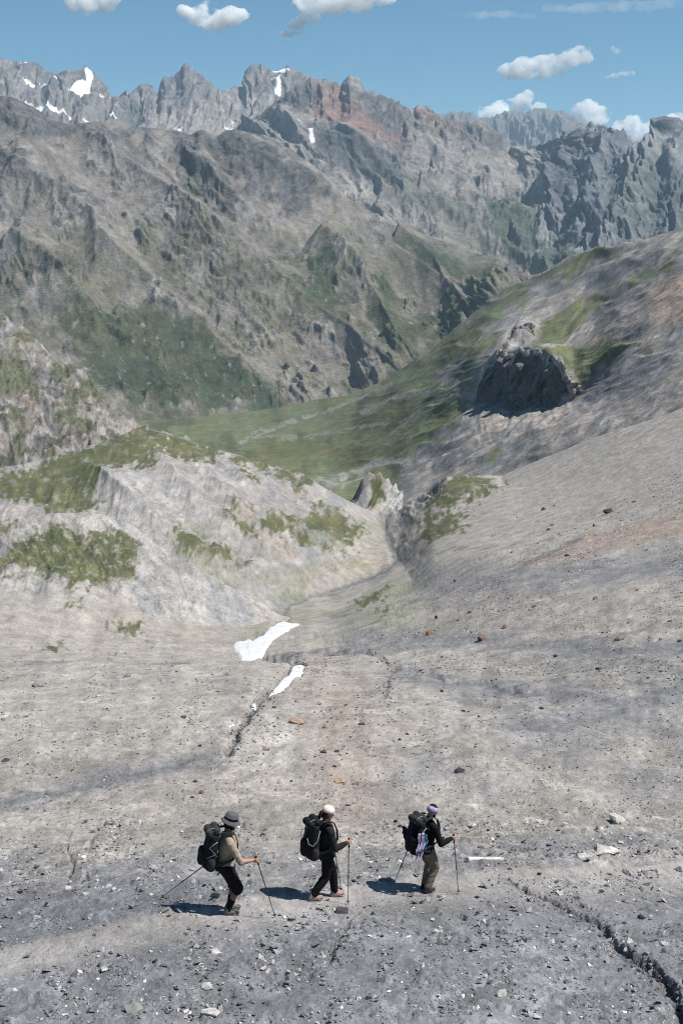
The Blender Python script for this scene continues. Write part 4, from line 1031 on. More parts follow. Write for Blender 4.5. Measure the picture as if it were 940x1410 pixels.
def tubes(bm, pts, r, seg=7):
    """thin round tube along points"""
    pts = [Vector(p) for p in pts]; rings = []
    for i, p in enumerate(pts):
        t = (pts[min(i + 1, len(pts) - 1)] - pts[max(i - 1, 0)]).normalized()
        q = t.to_track_quat('Z', 'Y'); rr = r[i] if hasattr(r, '__len__') else r
        rings.append([bm.verts.new(p + q @ Vector((rr * math.cos(6.2832 * k / seg), rr * math.sin(6.2832 * k / seg), 0))) for k in range(seg)])
    for a, b in zip(rings, rings[1:]):
        for k in range(seg): bm.faces.new((a[k], a[(k + 1) % seg], b[(k + 1) % seg], b[k]))
    bm.faces.new(rings[0][::-1]); bm.faces.new(rings[-1])


def band(bm, pts, normals, wid, th):
    """flat webbing strap along points"""
    pts = [Vector(p) for p in pts]; rings = []
    for i, p in enumerate(pts):
        t = (pts[min(i + 1, len(pts) - 1)] - pts[max(i - 1, 0)]).normalized()
        n = Vector(normals[i]).normalized(); s = t.cross(n).normalized() * wid / 2; n = n * th / 2
        rings.append([bm.verts.new(p + s + n), bm.verts.new(p - s + n), bm.verts.new(p - s - n), bm.verts.new(p + s - n)])
    for a, b in zip(rings, rings[1:]):
        for k in range(4): bm.faces.new((a[k], a[(k + 1) % 4], b[(k + 1) % 4], b[k]))
    bm.faces.new(rings[0][::-1]); bm.faces.new(rings[-1])


def part(name, bm, mat, parent, voxel=None, smooth=4, shade=True, crease=None):
    """a mesh child; with voxel, everything in it is fused to one continuous skin"""
    me = bpy.data.meshes.new(name); bmesh.ops.recalc_face_normals(bm, faces=bm.faces[:]); bm.to_mesh(me); bm.free()
    o = bpy.data.objects.new(name, me); C.objects.link(o)
    if voxel:
        r = o.modifiers.new('r', 'REMESH'); r.mode = 'VOXEL'; r.voxel_size = voxel
        if smooth:
            s = o.modifiers.new('s', 'SMOOTH'); s.factor = 0.5; s.iterations = smooth
        dg = bpy.context.evaluated_depsgraph_get(); dg.update()
        me2 = bpy.data.meshes.new_from_object(o.evaluated_get(dg))
        o.modifiers.clear(); o.data = me2; me2.name = name; bpy.data.meshes.remove(me); me = me2
    if crease:
        co = np.empty(len(me.vertices) * 3, F32); me.vertices.foreach_get('co', co); co = co.reshape(-1, 3)
        nn = np.empty(len(me.vertices) * 3, F32); me.vertices.foreach_get('normal', nn); nn = nn.reshape(-1, 3)
        lam, amp = crease
        k = fbm(co[:, 0] + co[:, 1] * 0.7, co[:, 2] * 1.5 + co[:, 1] * 0.8, lam, 3, 900)
        co += nn * (k * amp)[:, None]; me.vertices.foreach_set('co', co.ravel()); me.update()
    me.materials.clear(); me.materials.append(mat)
    if shade: me.polygons.foreach_set('use_smooth', np.ones(len(me.polygons), bool))
    o.parent = parent
    return o


M_skin = plain('skin', (0.46, 0.27, 0.19), 0.55, 0.08, 20)
M_skin_tan = plain('skin_tanned', (0.25, 0.135, 0.09), 0.55, 0.08, 20)
M_black = plain('black_cloth', (0.012, 0.012, 0.013), 0.85, 0.25, 25, 0.004)
M_char = plain('charcoal_cloth', (0.022, 0.022, 0.024), 0.85, 0.25, 25, 0.004)
M_beige = plain('beige_cloth', (0.33, 0.275, 0.205), 0.9, 0.15, 18, 0.004)
M_khaki = plain('khaki_cloth', (0.155, 0.132, 0.105), 0.9, 0.2, 14, 0.005)
M_cream = plain('cream_cloth', (0.74, 0.70, 0.62), 0.9, 0.06, 20)
M_greyhat = plain('grey_cloth', (0.105, 0.105, 0.12), 0.9, 0.15, 20)
M_hair = plain('brown_hair', (0.05, 0.025, 0.015), 0.6, 0.4, 60, 0.006)
M_dhair = plain('dark_hair', (0.018, 0.013, 0.011), 0.6, 0.4, 60, 0.006)
M_lav = plain('lavender_cloth', (0.36, 0.33, 0.52), 0.9, 0.35, 30, 0.004)
M_sole = plain('grey_rubber', (0.30, 0.29, 0.28), 0.8, 0.1, 30)
M_pinkshoe = plain('pink_shoe', (0.33, 0.215, 0.205), 0.8, 0.35, 40)
M_greyshoe = plain('grey_shoe', (0.13, 0.125, 0.12), 0.8, 0.6, 45)
M_darkshoe = plain('dark_shoe', (0.035, 0.035, 0.038), 0.8, 0.4, 45)
M_pack = plain('pack_cloth', (0.012, 0.013, 0.014), 0.7, 0.3, 22, 0.006, 0.12)
M_packg = plain('pack_grey_cloth', (0.032, 0.034, 0.037), 0.7, 0.3, 22, 0.006, 0.12)
M_web = plain('grey_webbing', (0.33, 0.34, 0.35), 0.8, 0.1, 30)
M_pole = plain('black_pole', (0.015, 0.015, 0.016), 0.35, 0.1, 30, 0, 0.5)
M_cork = plain('grip_foam', (0.02, 0.02, 0.02), 0.9, 0.1, 30)
M_eye = plain('dark_eye', (0.01, 0.008, 0.007), 0.2, 0.1, 30)
M_blue = plain('blue_cloth', (0.10, 0.30, 0.55), 0.9, 0.2, 30)


def lerp(a, b, t): return Vector(a) * (1 - t) + Vector(b) * t


def hand(bm, H, ax, side):
    """closed fist of five fingers round a grip passing through H along ax (up the grip); side -1 right, +1 left"""
    up = Vector(ax).normalized(); fw = Vector((1, 0, 0)); fw = (fw - up * fw.dot(up)).normalized(); lf = up.cross(fw)
    P = lambda f, l, u: Vector(H) + fw * f + lf * (l * -side) * -1 * -1 + up * u
    out = lambda f, l, u: Vector(H) + fw * f + lf * (l * side) + up * u      # l positive: away from the body
    chain(bm, [out(-.045, .012, -.01), out(-.012, .030, .024), out(-.012, .030, -.026)], [.024, .021, .021], 10)
    for k, (dz, ln) in enumerate(((.032, .96), (.011, 1.06), (-.010, 1.0), (-.030, .84))):
        chain(bm, [out(-.008, .032, dz), out(.024 * ln, .030, dz + .002), out(.036 * ln, .004, dz), out(.024 * ln, -.020, dz - .002), out(.002, -.024, dz - .003)], [.0105, .0100, .0094, .0088, .0080], 8)
    chain(bm, [out(-.045, .004, .022), out(-.030, -.018, .040), out(-.004, -.027, .046), out(.014, -.018, .047)], [.014, .0115, .0100, .0088], 8)


def head(bm, N, F, look):
    """skull, face and neck: N base of the neck, F centre of the head, look the forward direction"""
    f = Vector(look).normalized(); s = Vector((0, 0, 1)).cross(f).normalized(); u = f.cross(s)
    p = lambda a, b, c: Vector(F) + f * a + s * b + u * c
    chain(bm, [N, p(-.02, 0, -.06)], [.060, .055])
    for c, r in ((p(-.015, 0, .03), .088), (p(.005, 0, .02), .080), (p(-.035, 0, .015), .080)): ball(bm, c, r)
    chain(bm, [p(.03, .028, -.05), p(.058, 0, -.085), p(.03, -.028, -.05)], [.045, .030, .045])        # jaw and chin
    chain(bm, [p(.082, 0, .012), p(.105, 0, -.022), p(.085, 0, -.032)], [.010, .014, .012], 8)              # nose
    for b in (-1, 1):
        chain(bm, [p(.070, b * .012, .022), p(.060, b * .048, .020)], [.012, .012], 8)                    # brow
        ball(bm, p(.052, b * .042, -.020), .024)                                                        # cheek
        chain(bm, [p(-.012, b * .080, .012), p(-.018, b * .086, -.022)], [.014, .010], 8)                 # ear
    chain(bm, [p(.080, .018, -.054), p(.088, 0, -.053), p(.080, -.018, -.054)], [.007, .009, .007], 8)    # lips
    return p


class Hiker:
    def __init__(self, u, v, psi, lab, J):
        g, _, _ = ground_seen(u, v)
        self.o = bpy.data.objects.new('person', None); C.objects.link(self.o)
        tag(self.o, lab, 'person', 'hikers walking in single file along the path')
        self.o.location = g; self.o.rotation_euler = (0, 0, psi); self.g = Vector(g); self.psi = psi
        self.J = J
        self.R = Matrix.Rotation(psi, 3, 'Z')

    def gz(self, x, y):
        w_ = self.R @ Vector((x, y, 0)) + self.g
        return ground_z(w_.x, w_.y) - self.g.z

    def to_world(self, p): return self.R @ Vector(p) + self.g


def build_hiker(u, v, psi, lab, J, top, legs, shoe, skin, legskin, sleeve=1.0, leglen=1.0, face=True):
    h = Hiker(u, v, psi, lab, J)
    root = h.o
    hip = Vector(J['hip']); sh = Vector(J['shoulder']); hd = Vector(J['head']); neck = lerp(sh, hd, 0.30) + Vector((-.015, 0, 0.01))
    look = Vector(J['look'])
    A = {}
    for s, nm in ((-1, 'r'), (1, 'l')):
        A[nm] = dict(H=hip + Vector((0, s * .095, -.02)), K=Vector(J['knee_' + nm]), F=Vector(J['ankle_' + nm]),
                     S=sh + Vector((0, s * .185, -.03)), E=Vector(J['elbow_' + nm]), W=Vector(J['hand_' + nm]))
        gz = h.gz(A[nm]['F'].x, A[nm]['F'].y); A[nm]['F'].z = gz + J.get('lift_' + nm, 0) + .10
        A[nm]['G'] = gz
    # --- the body: one skin
    bm = bmesh.new()
    chain(bm, [hip, lerp(hip, sh, .35), lerp(hip, sh, .75), sh + Vector((0, 0, -.03))], [.135, .125, .140, .110], 16)
    for s in (-1, 1):
        ball(bm, lerp(hip, sh, .72) + Vector((0, s * .075, 0)), (.11, .10, .15)); ball(bm, hip + Vector((-.01, s * .07, -.02)), (.115, .105, .12))
    chain(bm, [A['r']['S'], sh + Vector((0, 0, .01)), A['l']['S']], [.062, .075, .062])
    p = head(bm, neck, hd, look)
    for s, nm in ((-1, 'r'), (1, 'l')):
        a = A[nm]
        wr = lerp(a['W'], a['E'], .16)
        chain(bm, [a['S'], lerp(a['S'], a['E'], .4), a['E'], lerp(a['E'], wr, .3), wr], [.056, .050, .040, .041, .027])
        ax = a['W'] - Vector(J['tip_' + nm]); hand(bm, a['W'], ax, s)
        capsule(bm, wr, lerp(a['W'], a['E'], .10), .026, .024)
        chain(bm, [a['H'], lerp(a['H'], a['K'], .35), a['K'], lerp(a['K'], a['F'], .33), a['F']], [.092, .082, .056, .055, .036])
        fd = Vector((math.cos(J.get('foot_yaw', 0)), 0, 0)); pit = J.get('pitch_' + nm, 0)
        heel = a['F'] + Vector((-.045, 0, -.065)); toe = a['F'] + Vector((.145 * math.cos(pit), 0, -.068 + .145 * math.sin(pit)))
        chain(bm, [a['F'], heel], [.036, .032]); chain(bm, [heel, lerp(heel, toe, .6), toe], [.032, .034, .026])
        a['heel'], a['toe'] = heel, toe
    body = part('body', bm, skin, root, 0.0085, 3)
    if legskin is not skin:
        body.data.materials.append(legskin)
        hz_ = hip.z - .1
        mi = np.zeros(len(body.data.polygons), np.int32); ce = np.empty(len(mi) * 3, F32); body.data.polygons.foreach_get('center', ce); ce = ce.reshape(-1, 3)
        mi[ce[:, 2] < hz_] = 1; body.data.polygons.foreach_set('material_index', mi)
    for s in (-1, 1):
        bm = bmesh.new(); ball(bm, p(.066, s * .030, .004), (.011, .011, .009)); part('eye', bm, M_eye, root)
    # --- clothes over it
    bm = bmesh.new()
    chain(bm, [hip + Vector((0, 0, -.02)), lerp(hip, sh, .35), lerp(hip, sh, .75), sh + Vector((0, 0, -.03))], [.152, .142, .155, .125], 16)
    for s in (-1, 1):
        ball(bm, lerp(hip, sh, .72) + Vector((0, s * .080, 0)), (.125, .112, .165)); ball(bm, hip + Vector((-.01, s * .075, .02)), (.130, .112, .12))
    chain(bm, [A['r']['S'], sh + Vector((0, 0, .015)), A['l']['S']], [.075, .085, .075])
    chain(bm, [sh + Vector((0, 0, .02)), neck + Vector((0, 0, .02))], [.078, .070])
    for nm in 'rl':
        a = A[nm]; wr = lerp(a['W'], a['E'], .16)
        e = lerp(a['E'], wr, sleeve)
        chain(bm, [a['S'], lerp(a['S'], a['E'], .4), a['E']], [.072, .066, .058]); chain(bm, [a['E'], lerp(a['E'], e, .6), e], [.058, .054, .046 if sleeve < 1 else .036])
    part(J['top_name'], bm, top, root, 0.011, 3, crease=(.09, .006))
    bm = bmesh.new()
    ball(bm, hip + Vector((-.005, 0, -.03)), (.142, .175, .13))
    for nm in 'rl':
        a = A[nm]
        if leglen >= 1:
            end = lerp(a['K'], a['F'], .93)
            chain(bm, [a['H'], lerp(a['H'], a['K'], .35), a['K']], [.112, .104, .080]); chain(bm, [a['K'], lerp(a['K'], end, .5), end], [.080, .076, .068])
        else:
            end = lerp(a['K'], a['F'], .10)
            chain(bm, [a['H'], lerp(a['H'], a['K'], .4), a['K'], end], [.118, .112, .098, .092])
    part(J['leg_name'], bm, legs, root, 0.011, 3, crease=(.08, .008))
    for nm in 'rl':
        a = A[nm]; bm = bmesh.new()
        chain(bm, [a['heel'] + Vector((-.004, 0, .005)), lerp(a['heel'], a['toe'], .6) + Vector((0, 0, .004)), a['toe'] + Vector((.008, 0, .0))], [.044, .047, .036])
        chain(bm, [a['F'] + Vector((-.012, 0, .0)), a['heel'] + Vector((.01, 0, .02)), lerp(a['heel'], a['toe'], .5) + Vector((0, 0, .02))], [.049, .050, .040])
        s_ = part('shoe', bm, shoe, root, 0.008, 2)
        bm = bmesh.new()
        for q, r in ((a['heel'] + Vector((0, 0, -.026)), .046), (lerp(a['heel'], a['toe'], .35) + Vector((0, 0, -.026)), .045), (lerp(a['heel'], a['toe'], .75) + Vector((0, 0, -.027)), .050), (a['toe'] + Vector((.008, 0, -.02)), .038)):
            ball(bm, q, (r, r * .92, .016))
        chain(bm, [a['heel'] + Vector((0, 0, -.026)), a['toe'] + Vector((0, 0, -.022))], [.015, .013])
        part('sole', bm, M_sole, s_, 0.008, 2)
        if leglen < 1:
            bm = bmesh.new(); chain(bm, [lerp(a['F'], a['K'], .42), lerp(a['F'], a['K'], .2), a['F'] + Vector((0, 0, -.01))], [.053, .050, .050]); part('sock', bm, M_black, root, 0.009, 2)
    # --- poles
    for nm in 'rl':
        a = A[nm]; tip = Vector(J['tip_' + nm]); tip.z = h.gz(tip.x, tip.y) + J.get('tip_up_' + nm, 0.0)
        pole(h.to_world(a['W']), h.to_world(tip), J['pole_lab_' + nm])
    # strap line of the pack harness
    return h, p, A, hip, sh, hd


def pole(H, T, lab):
    d = (H - T).normalized()
    o = bpy.data.objects.new('trekking_pole', None); C.objects.link(o); o.location = T
    tag(o, lab, 'trekking pole', 'trekking poles held by the hikers')
    up = H - T; L = up.length; n = d
    bm = bmesh.new(); tubes(bm, [n * 0.0, n * .03, n * (L * .45), n * (L * .45 + .002), n * (L - .05)], [.0035, .006, .0072, .0088, .0095]); part('shaft', bm, M_pole, o)
    bm = bmesh.new(); tubes(bm, [n * (L - .10), n * (L - .06), n * L, n * (L + .05), n * (L + .065), n * (L + .072)], [.013, .0145, .0135, .0150, .017, .010], 10); part('grip', bm, M_cork, o)
    bm = bmesh.new(); tubes(bm, [n * .055, n * .060, n * .066], [.010, .032, .010], 12); part('basket', bm, M_pole, o)
    bm = bmesh.new(); tubes(bm, [n * (L * .45 - .03), n * (L * .45), n * (L * .45 + .03)], [.011, .013, .011], 10); part('clamp', bm, M_pole, o)
    bm = bmesh.new(); s = n.orthogonal().normalized()
    tubes(bm, [n * (L + .055), n * (L + .02) + s * .05, n * (L - .05) + s * .055, n * (L - .02) + s * .02, n * (L + .055)], .004, 6); part('wrist_strap', bm, M_cork, o)


def backpack(h, hip, sh, lab, kind):
    """pack on the back: axis parallel to the spine"""
    o = bpy.data.objects.new('backpack', None); C.objects.link(o)
    tag(o, lab, 'backpack', 'backpacks worn by the hikers')
    spine = (sh - hip).normalized(); back = Vector((0, 1, 0)).cross(spine); back = -back if back.x > 0 else back
    base = hip + spine * -.02 + back * .17
    o.location = h.to_world(base); o.rotation_euler = (0, 0, h.psi)
    P = lambda b, y, s: back * b + Vector((0, y, 0)) + spine * s       # b backwards from the back panel, y sideways, s up the spine
    H = .60
    bm = bmesh.new()
    for y in (-.10, .10):
        chain(bm, [P(.09, y, .05), P(.11, y, .26), P(.085, y, H - .06)], [.095, .105, .085], 14)
        chain(bm, [P(.16, y * .8, .08), P(.17, y * .8, .24)], [.085, .080], 14)
    chain(bm, [P(.10, 0, .04), P(.12, 0, .27), P(.09, 0, H - .05)], [.10, .12, .10], 14)
    part('main_bag', bm, M_pack, o, 0.012, 4, crease=(.12, .012))
    bm = bmesh.new()
    for b, s in ((.06, H + .05), (.16, H + .01)): chain(bm, [P(b, -.10, s), P(b, .10, s)], [.072, .072], 14)
    part('top_lid', bm, M_packg if kind != 1 else M_pack, o, 0.012, 4, crease=(.1, .010))
    bm = bmesh.new(); chain(bm, [P(.23, 0, .10), P(.245, 0, .30)], [.075, .06], 14); ball(bm, P(.22, 0, .18), (.07, .12, .17)); part('front_pocket', bm, M_pack, o, 0.012, 4, crease=(.08, .010))
    for y in (-1, 1):
        bm = bmesh.new(); ball(bm, P(.10, y * .185, .12), (.07, .045, .12)); part('side_pocket', bm, M_packg, o, 0.012, 3)
        bm = bmesh.new()
        # shoulder strap from the top of the back panel over the shoulder to the lower side
        ps = [P(.02, y * .10, .56), P(-.04, y * .11, .635), P(-.15, y * .115, .655), P(-.255, y * .125, .60), P(-.31, y * .13, .47), P(-.315, y * .155, .32), P(-.24, y * .185, .19), P(-.08, y * .19, .12), P(.03, y * .17, .10)]
        nr = [spine, spine - back * .3, spine, spine - back, -back, -back, Vector((0, y, 0)) - back, Vector((0, y, 0)), Vector((0, y, 0))]
        band(bm, ps, nr, .055, .016); part('shoulder_strap', bm, M_packg, o)
        # hip belt
        bm = bmesh.new(); ps = [P(.02, y * .17, .03), P(-.10, y * .195, .03), P(-.22, y * .165, .01), P(-.315, y * .075, -.01), P(-.335, 0, -.01)]
        band(bm, ps, [Vector((0, y, 0)), Vector((0, y, 0)), Vector((0, y, 0)) - back, -back, -back], .075, .018); part('hip_belt', bm, M_pack, o)
        # compression cords zigzagging down the sides
        bm = bmesh.new()
        side = y * .215
        zig = [P(.03, side * .86, .50), P(.16, side * .88, .40), P(.05, side * 1.0, .30), P(.19, side * .90, .22)] if kind != 1 else [P(.02, side * .82, .52), P(.08, side * .98, .36), P(.16, side * .96, .27), P(.22, side * .72, .30), P(.24, side * .62, .40)]
        tubes(bm, zig, .006, 6); part('cord', bm, M_web, o)
    bm = bmesh.new(); tubes(bm, [P(.04, -.13, H + .10), P(.12, -.11, H + .105), P(.20, -.10, H + .06), P(.235, -.09, H - .02)], .006, 6); part('lid_strap', bm, M_web, o)
    bm = bmesh.new(); tubes(bm, [P(.02, 0, H + .01), P(.01, -.03, H + .12), P(.01, .03, H + .12), P(.02, .0, H + .01)], .009, 6); part('haul_loop', bm, M_pack, o)
    bm = bmesh.new(); band(bm, [P(.22, -.10, .12), P(.245, -.11, .02), P(.235, -.11, -.06)], [back] * 3, .018, .003); part('loose_strap', bm, M_web if kind == 0 else M_pack, o)
    return o, P


# ---- first hiker: bucket hat, beige shirt, black shorts
J1 = dict(hip=(-.04, 0, .85), shoulder=(.015, 0, 1.33), head=(.065, 0, 1.585), look=(1, -.05, -.30), knee_r=(.14, -.10, .47), knee_l=(.10, .11, .47), ankle_r=(-.02, -.10, .1), ankle_l=(.04, .12, .1),
          elbow_r=(.17, -.27, 1.0), elbow_l=(-.13, .30, 1.04), hand_r=(.44, -.24, 1.00), hand_l=(-.22, .33, .80), tip_r=(.73, -.28, 0), tip_l=(-1.02, .95, 0), tip_up_l=.02, top_name='shirt', leg_name='shorts',
          pole_lab_r='black pole in the beige shirted hiker\'s near hand, planted ahead of him', pole_lab_l='black pole trailing on the ground far behind the hiker in the bucket hat')
h1, p1, A1, hip1, sh1, hd1 = build_hiker(314, 1256, math.radians(14), 'hiker in grey bucket hat, beige shirt and black shorts, last in the line', J1, M_beige, M_black, M_greyshoe, M_skin, M_skin_tan, sleeve=.12, leglen=.3)
bm = bmesh.new()
f_ = Vector(J1['look']).normalized(); s_ = Vector((0, 0, 1)).cross(f_).normalized(); u_ = f_.cross(s_)


def lathe(bm, p, prof, seg=28, cx=-.01, sq=1.12, dip=0.0):
    """hat shapes: rings (radius, height) about the head's own up axis"""
    rings = []
    for r, z in prof:
        rings.append([bm.verts.new(p(cx + r * sq * math.cos(6.2832 * k / seg), r * math.sin(6.2832 * k / seg), z + dip * (r ** 2) * (math.cos(6.2832 * k / seg * 2)))) for k in range(seg)])
    for a, b in zip(rings, rings[1:]):
        for k in range(seg): bm.faces.new((a[k], a[(k + 1) % seg], b[(k + 1) % seg], b[k]))
    bm.faces.new(rings[0]); bm.faces.new(rings[-1])


lathe(bm, p1, [(.03, .170), (.075, .162), (.094, .140), (.103, .055), (.120, .045), (.148, .012), (.150, .006), (.118, .036), (.098, .040), (.06, .05)], dip=.5)
hat = part('bucket_hat', bm, M_greyhat, h1.o)
bm = bmesh.new(); lathe(bm, p1, [(.1015, .052), (.1075, .054), (.1045, .092), (.099, .092)]); part('hat_band', bm, M_black, hat)
bm = bmesh.new()
ball(bm, p1(-.03, 0, -.01), (.092, .092, .085)); chain(bm, [p1(-.05, .03, -.06), p1(-.05, -.03, -.06)], [.055, .055]); chain(bm, [p1(.0, .075, -.03), p1(-.04, .07, -.07)], [.022, .03]); chain(bm, [p1(.0, -.075, -.03), p1(-.04, -.07, -.07)], [.022, .03])
part('hair', bm, M_dhair, h1.o, 0.009, 2)
bm = bmesh.new(); chain(bm, [p1(.03, .04, -.075), p1(.062, 0, -.092), p1(.03, -.04, -.075)], [.042, .034, .042]); part('beard', bm, M_dhair, h1.o, 0.008, 2)
backpack(h1, hip1, sh1, 'large black backpack with pale cords worn over a beige shirt', 0)

# ---- second hiker: cream cap, all in black
J2 = dict(hip=(.03, 0, .86), shoulder=(.045, 0, 1.33), head=(.085, 0, 1.575), look=(1, -.08, -.38), knee_r=(.0, -.09, .46), knee_l=(.20, .10, .48), ankle_r=(-.25, -.10, .1), ankle_l=(.24, .10, .1), lift_r=.015, pitch_r=-.06,
          elbow_r=(.10, -.25, 1.02), elbow_l=(.08, .27, 1.02), hand_r=(.37, -.22, 1.09), hand_l=(.28, .28, .98), tip_r=(.30, -.34, 0), tip_l=(.46, .30, 0), top_name='jacket', leg_name='trousers',
          pole_lab_r='black pole in the near hand of the hiker in the cream cap', pole_lab_l='black pole on the far side of the hiker in the cream cap')
h2, p2, A2, hip2, sh2, hd2 = build_hiker(446, 1237, math.radians(24), 'hiker in cream cap, black jacket and black trousers, middle of the line', J2, M_char, M_black, M_pinkshoe, M_skin, M_skin)
bm = bmesh.new()
lathe(bm, p2, [(.02, .132), (.055, .126), (.085, .098), (.097, .058), (.099, .022), (.092, .022), (.06, .03)], cx=-.018)
cap = part('cap', bm, M_cream, h2.o)
bm = bmesh.new()
n_ = 12
ra = [bm.verts.new(p2(.075 + .085 * math.sin(math.pi * k / n_) - .02, -.082 + .164 * k / n_, .028 - .018 * math.sin(math.pi * k / n_))) for k in range(n_ + 1)]
rb = [bm.verts.new(p2(.060 + .03 * math.sin(math.pi * k / n_) - .02, -.080 + .160 * k / n_, .036)) for k in range(n_ + 1)]
for k in range(n_): bm.faces.new((ra[k], ra[k + 1], rb[k + 1], rb[k]))
bmesh.ops.solidify(bm, geom=bm.faces[:], thickness=.006)
part('brim', bm, M_cream, cap)
bm = bmesh.new()
ball(bm, p2(-.035, 0, -.005), (.088, .088, .08)); chain(bm, [p2(-.09, 0, .02), p2(-.13, 0, -.01), p2(-.14, 0, -.09), p2(-.125, 0, -.15)], [.03, .036, .034, .016]); chain(bm, [p2(-.03, .07, -.03), p2(-.07, .05, -.09)], [.03, .03]); chain(bm, [p2(-.03, -.07, -.03), p2(-.07, -.05, -.09)], [.03, .03])
part('hair', bm, M_hair, h2.o, 0.009, 2)
backpack(h2, hip2, sh2, 'black backpack with a curved grey cord worn over a black jacket', 1)

# ---- third hiker: lavender headband, black jacket, khaki trousers
J3 = dict(hip=(.0, 0, .84), shoulder=(.06, 0, 1.31), head=(.15, 0, 1.53), look=(1, .10, -.55), knee_r=(.15, -.10, .47), knee_l=(.17, .10, .47), ankle_r=(-.04, -.10, .1), ankle_l=(.08, .11, .1),
          elbow_r=(.12, -.28, 1.00), elbow_l=(.02, .29, 1.0), hand_r=(.43, -.27, 1.04), hand_l=(-.05, .36, .86), tip_r=(.52, -.33, 0), tip_l=(-.42, .40, 0), top_name='jacket', leg_name='trousers',
          pole_lab_r='black pole planted ahead of the hiker in khaki trousers', pole_lab_l='black pole behind the backpack of the hiker in khaki trousers')
h3, p3, A3, hip3, sh3, hd3 = build_hiker(585, 1227, math.radians(36), 'hiker in lavender headband, black jacket and khaki trousers, first in the line', J3, M_black, M_khaki, M_darkshoe, M_skin, M_skin)
bm = bmesh.new(); ball(bm, p3(-.02, 0, .036), (.094, .094, .090)); part('hair', bm, M_dhair, h3.o, 0.009, 2)
bm = bmesh.new(); chain(bm, [p3(.03, .04, -.075), p3(.062, 0, -.092), p3(.03, -.04, -.075)], [.040, .033, .040]); part('beard', bm, M_dhair, h3.o, 0.008, 2)
bm = bmesh.new(); lathe(bm, p3, [(.088, -.03), (.098, -.028), (.103, .02), (.099, .070), (.090, .072)], cx=-.012, sq=1.10)
part('headband', bm, M_lav, h3.o, crease=(.05, .006))
o3, P3 = backpack(h3, hip3, sh3, 'black backpack with a lavender jacket tied on, worn by the hiker in khaki trousers', 2)
# jacket hung on the pack
jk = bpy.data.objects.new('jacket', None); C.objects.link(jk); jk.location = o3.location; jk.rotation_euler = o3.rotation_euler
tag(jk, 'lavender and blue jacket hanging folded from the leading hiker\'s backpack', 'jacket')


def drape(ys, mat, name, b0=.30, top=.46, bot=.02):
    bm = bmesh.new(); nr, nc = 14, 7
    g = [[bm.verts.new(P3(b0 - .035 * (i / nr - .3) ** 2 * 3 + .016 * math.sin(j * 1.9 + i * .35) + .01 * math.sin(i * 1.3), ys[0] + (ys[1] - ys[0]) * j / nc + .012 * math.sin(i * .9 + j), top + (bot - top) * i / nr)) for j in range(nc + 1)] for i in range(nr + 1)]
    for i in range(nr):
        for j in range(nc): bm.faces.new((g[i][j], g[i][j + 1], g[i + 1][j + 1], g[i + 1][j]))
    bmesh.ops.solidify(bm, geom=bm.faces[:], thickness=.012)
    return part(name, bm, mat, jk)


def drape_side(bs, mat, name, top=.44, bot=-.03):
    bm = bmesh.new(); nr, nc = 14, 7
    g = [[bm.verts.new(P3(bs[0] + (bs[1] - bs[0]) * j / nc + .012 * math.sin(i * .8 + j), -.225 - .016 * math.sin(j * 2.1 + i * .3) - .02 * math.sin(i / nr * 3.1), top + (bot - top) * i / nr)) for j in range(nc + 1)] for i in range(nr + 1)]
    for i in range(nr):
        for j in range(nc): bm.faces.new((g[i][j], g[i][j + 1], g[i + 1][j + 1], g[i + 1][j]))
    bmesh.ops.solidify(bm, geom=bm.faces[:], thickness=.012)
    return part(name, bm, mat, jk)


M_palelav = plain('pale_lavender_cloth', (0.40, 0.40, 0.56), 0.9, 0.25, 30, 0.004)
drape_side((.10, .17), M_palelav, 'sleeve'); drape_side((.19, .25), M_lav, 'sleeve', bot=-.06); drape_side((.04, .08), M_blue, 'lining', .40, .10)
M_navy = plain('navy_cloth', (0.035, 0.035, 0.075), 0.9, 0.2, 30, 0.004)
drape((-.17, .12), M_navy, 'body_panel', .325, .47, .20)
# ================================================================== SINGLE BOULDERS, THE POST, CLOUDS
def rock_mesh(r, k, flat, rough, cuts):
    bm = bmesh.new()
    for _ in range(k):
        d = r.normal(size=3); d /= np.linalg.norm(d); d *= 0.8 + 0.3 * r.random()
        bm.verts.new((d[0], d[1] * .85, d[2] * flat))
    bmesh.ops.convex_hull(bm, input=bm.verts[:])
    for v in [v for v in bm.verts if not v.link_faces]: bm.verts.remove(v)
    if cuts:
        bmesh.ops.subdivide_edges(bm, edges=bm.edges[:], cuts=cuts, use_grid_fill=True)
        bmesh.ops.triangulate(bm, faces=bm.faces[:])
        P = np.array([v.co[:] for v in bm.verts]); n = fbm(P[:, 0] + P[:, 2] * .6, P[:, 1] - P[:, 2] * .8, .7, 4, int(r.integers(9999)))
        for v, q in zip(bm.verts, n): v.co *= 1 + rough * q
    return bm


def rock_mat(name, col): return plain(name, col, 0.95, 0.35, 6, 0.03, 0.1)


RM = dict(d=rock_mat('dark_rock', (0.06, 0.06, 0.065)), g=rock_mat('grey_rock', (0.22, 0.215, 0.21)), p=rock_mat('pale_rock', (0.43, 0.415, 0.395)), t=rock_mat('tan_rock', (0.30, 0.225, 0.17)), r=rock_mat('rust_rock', (0.20, 0.13, 0.10)))


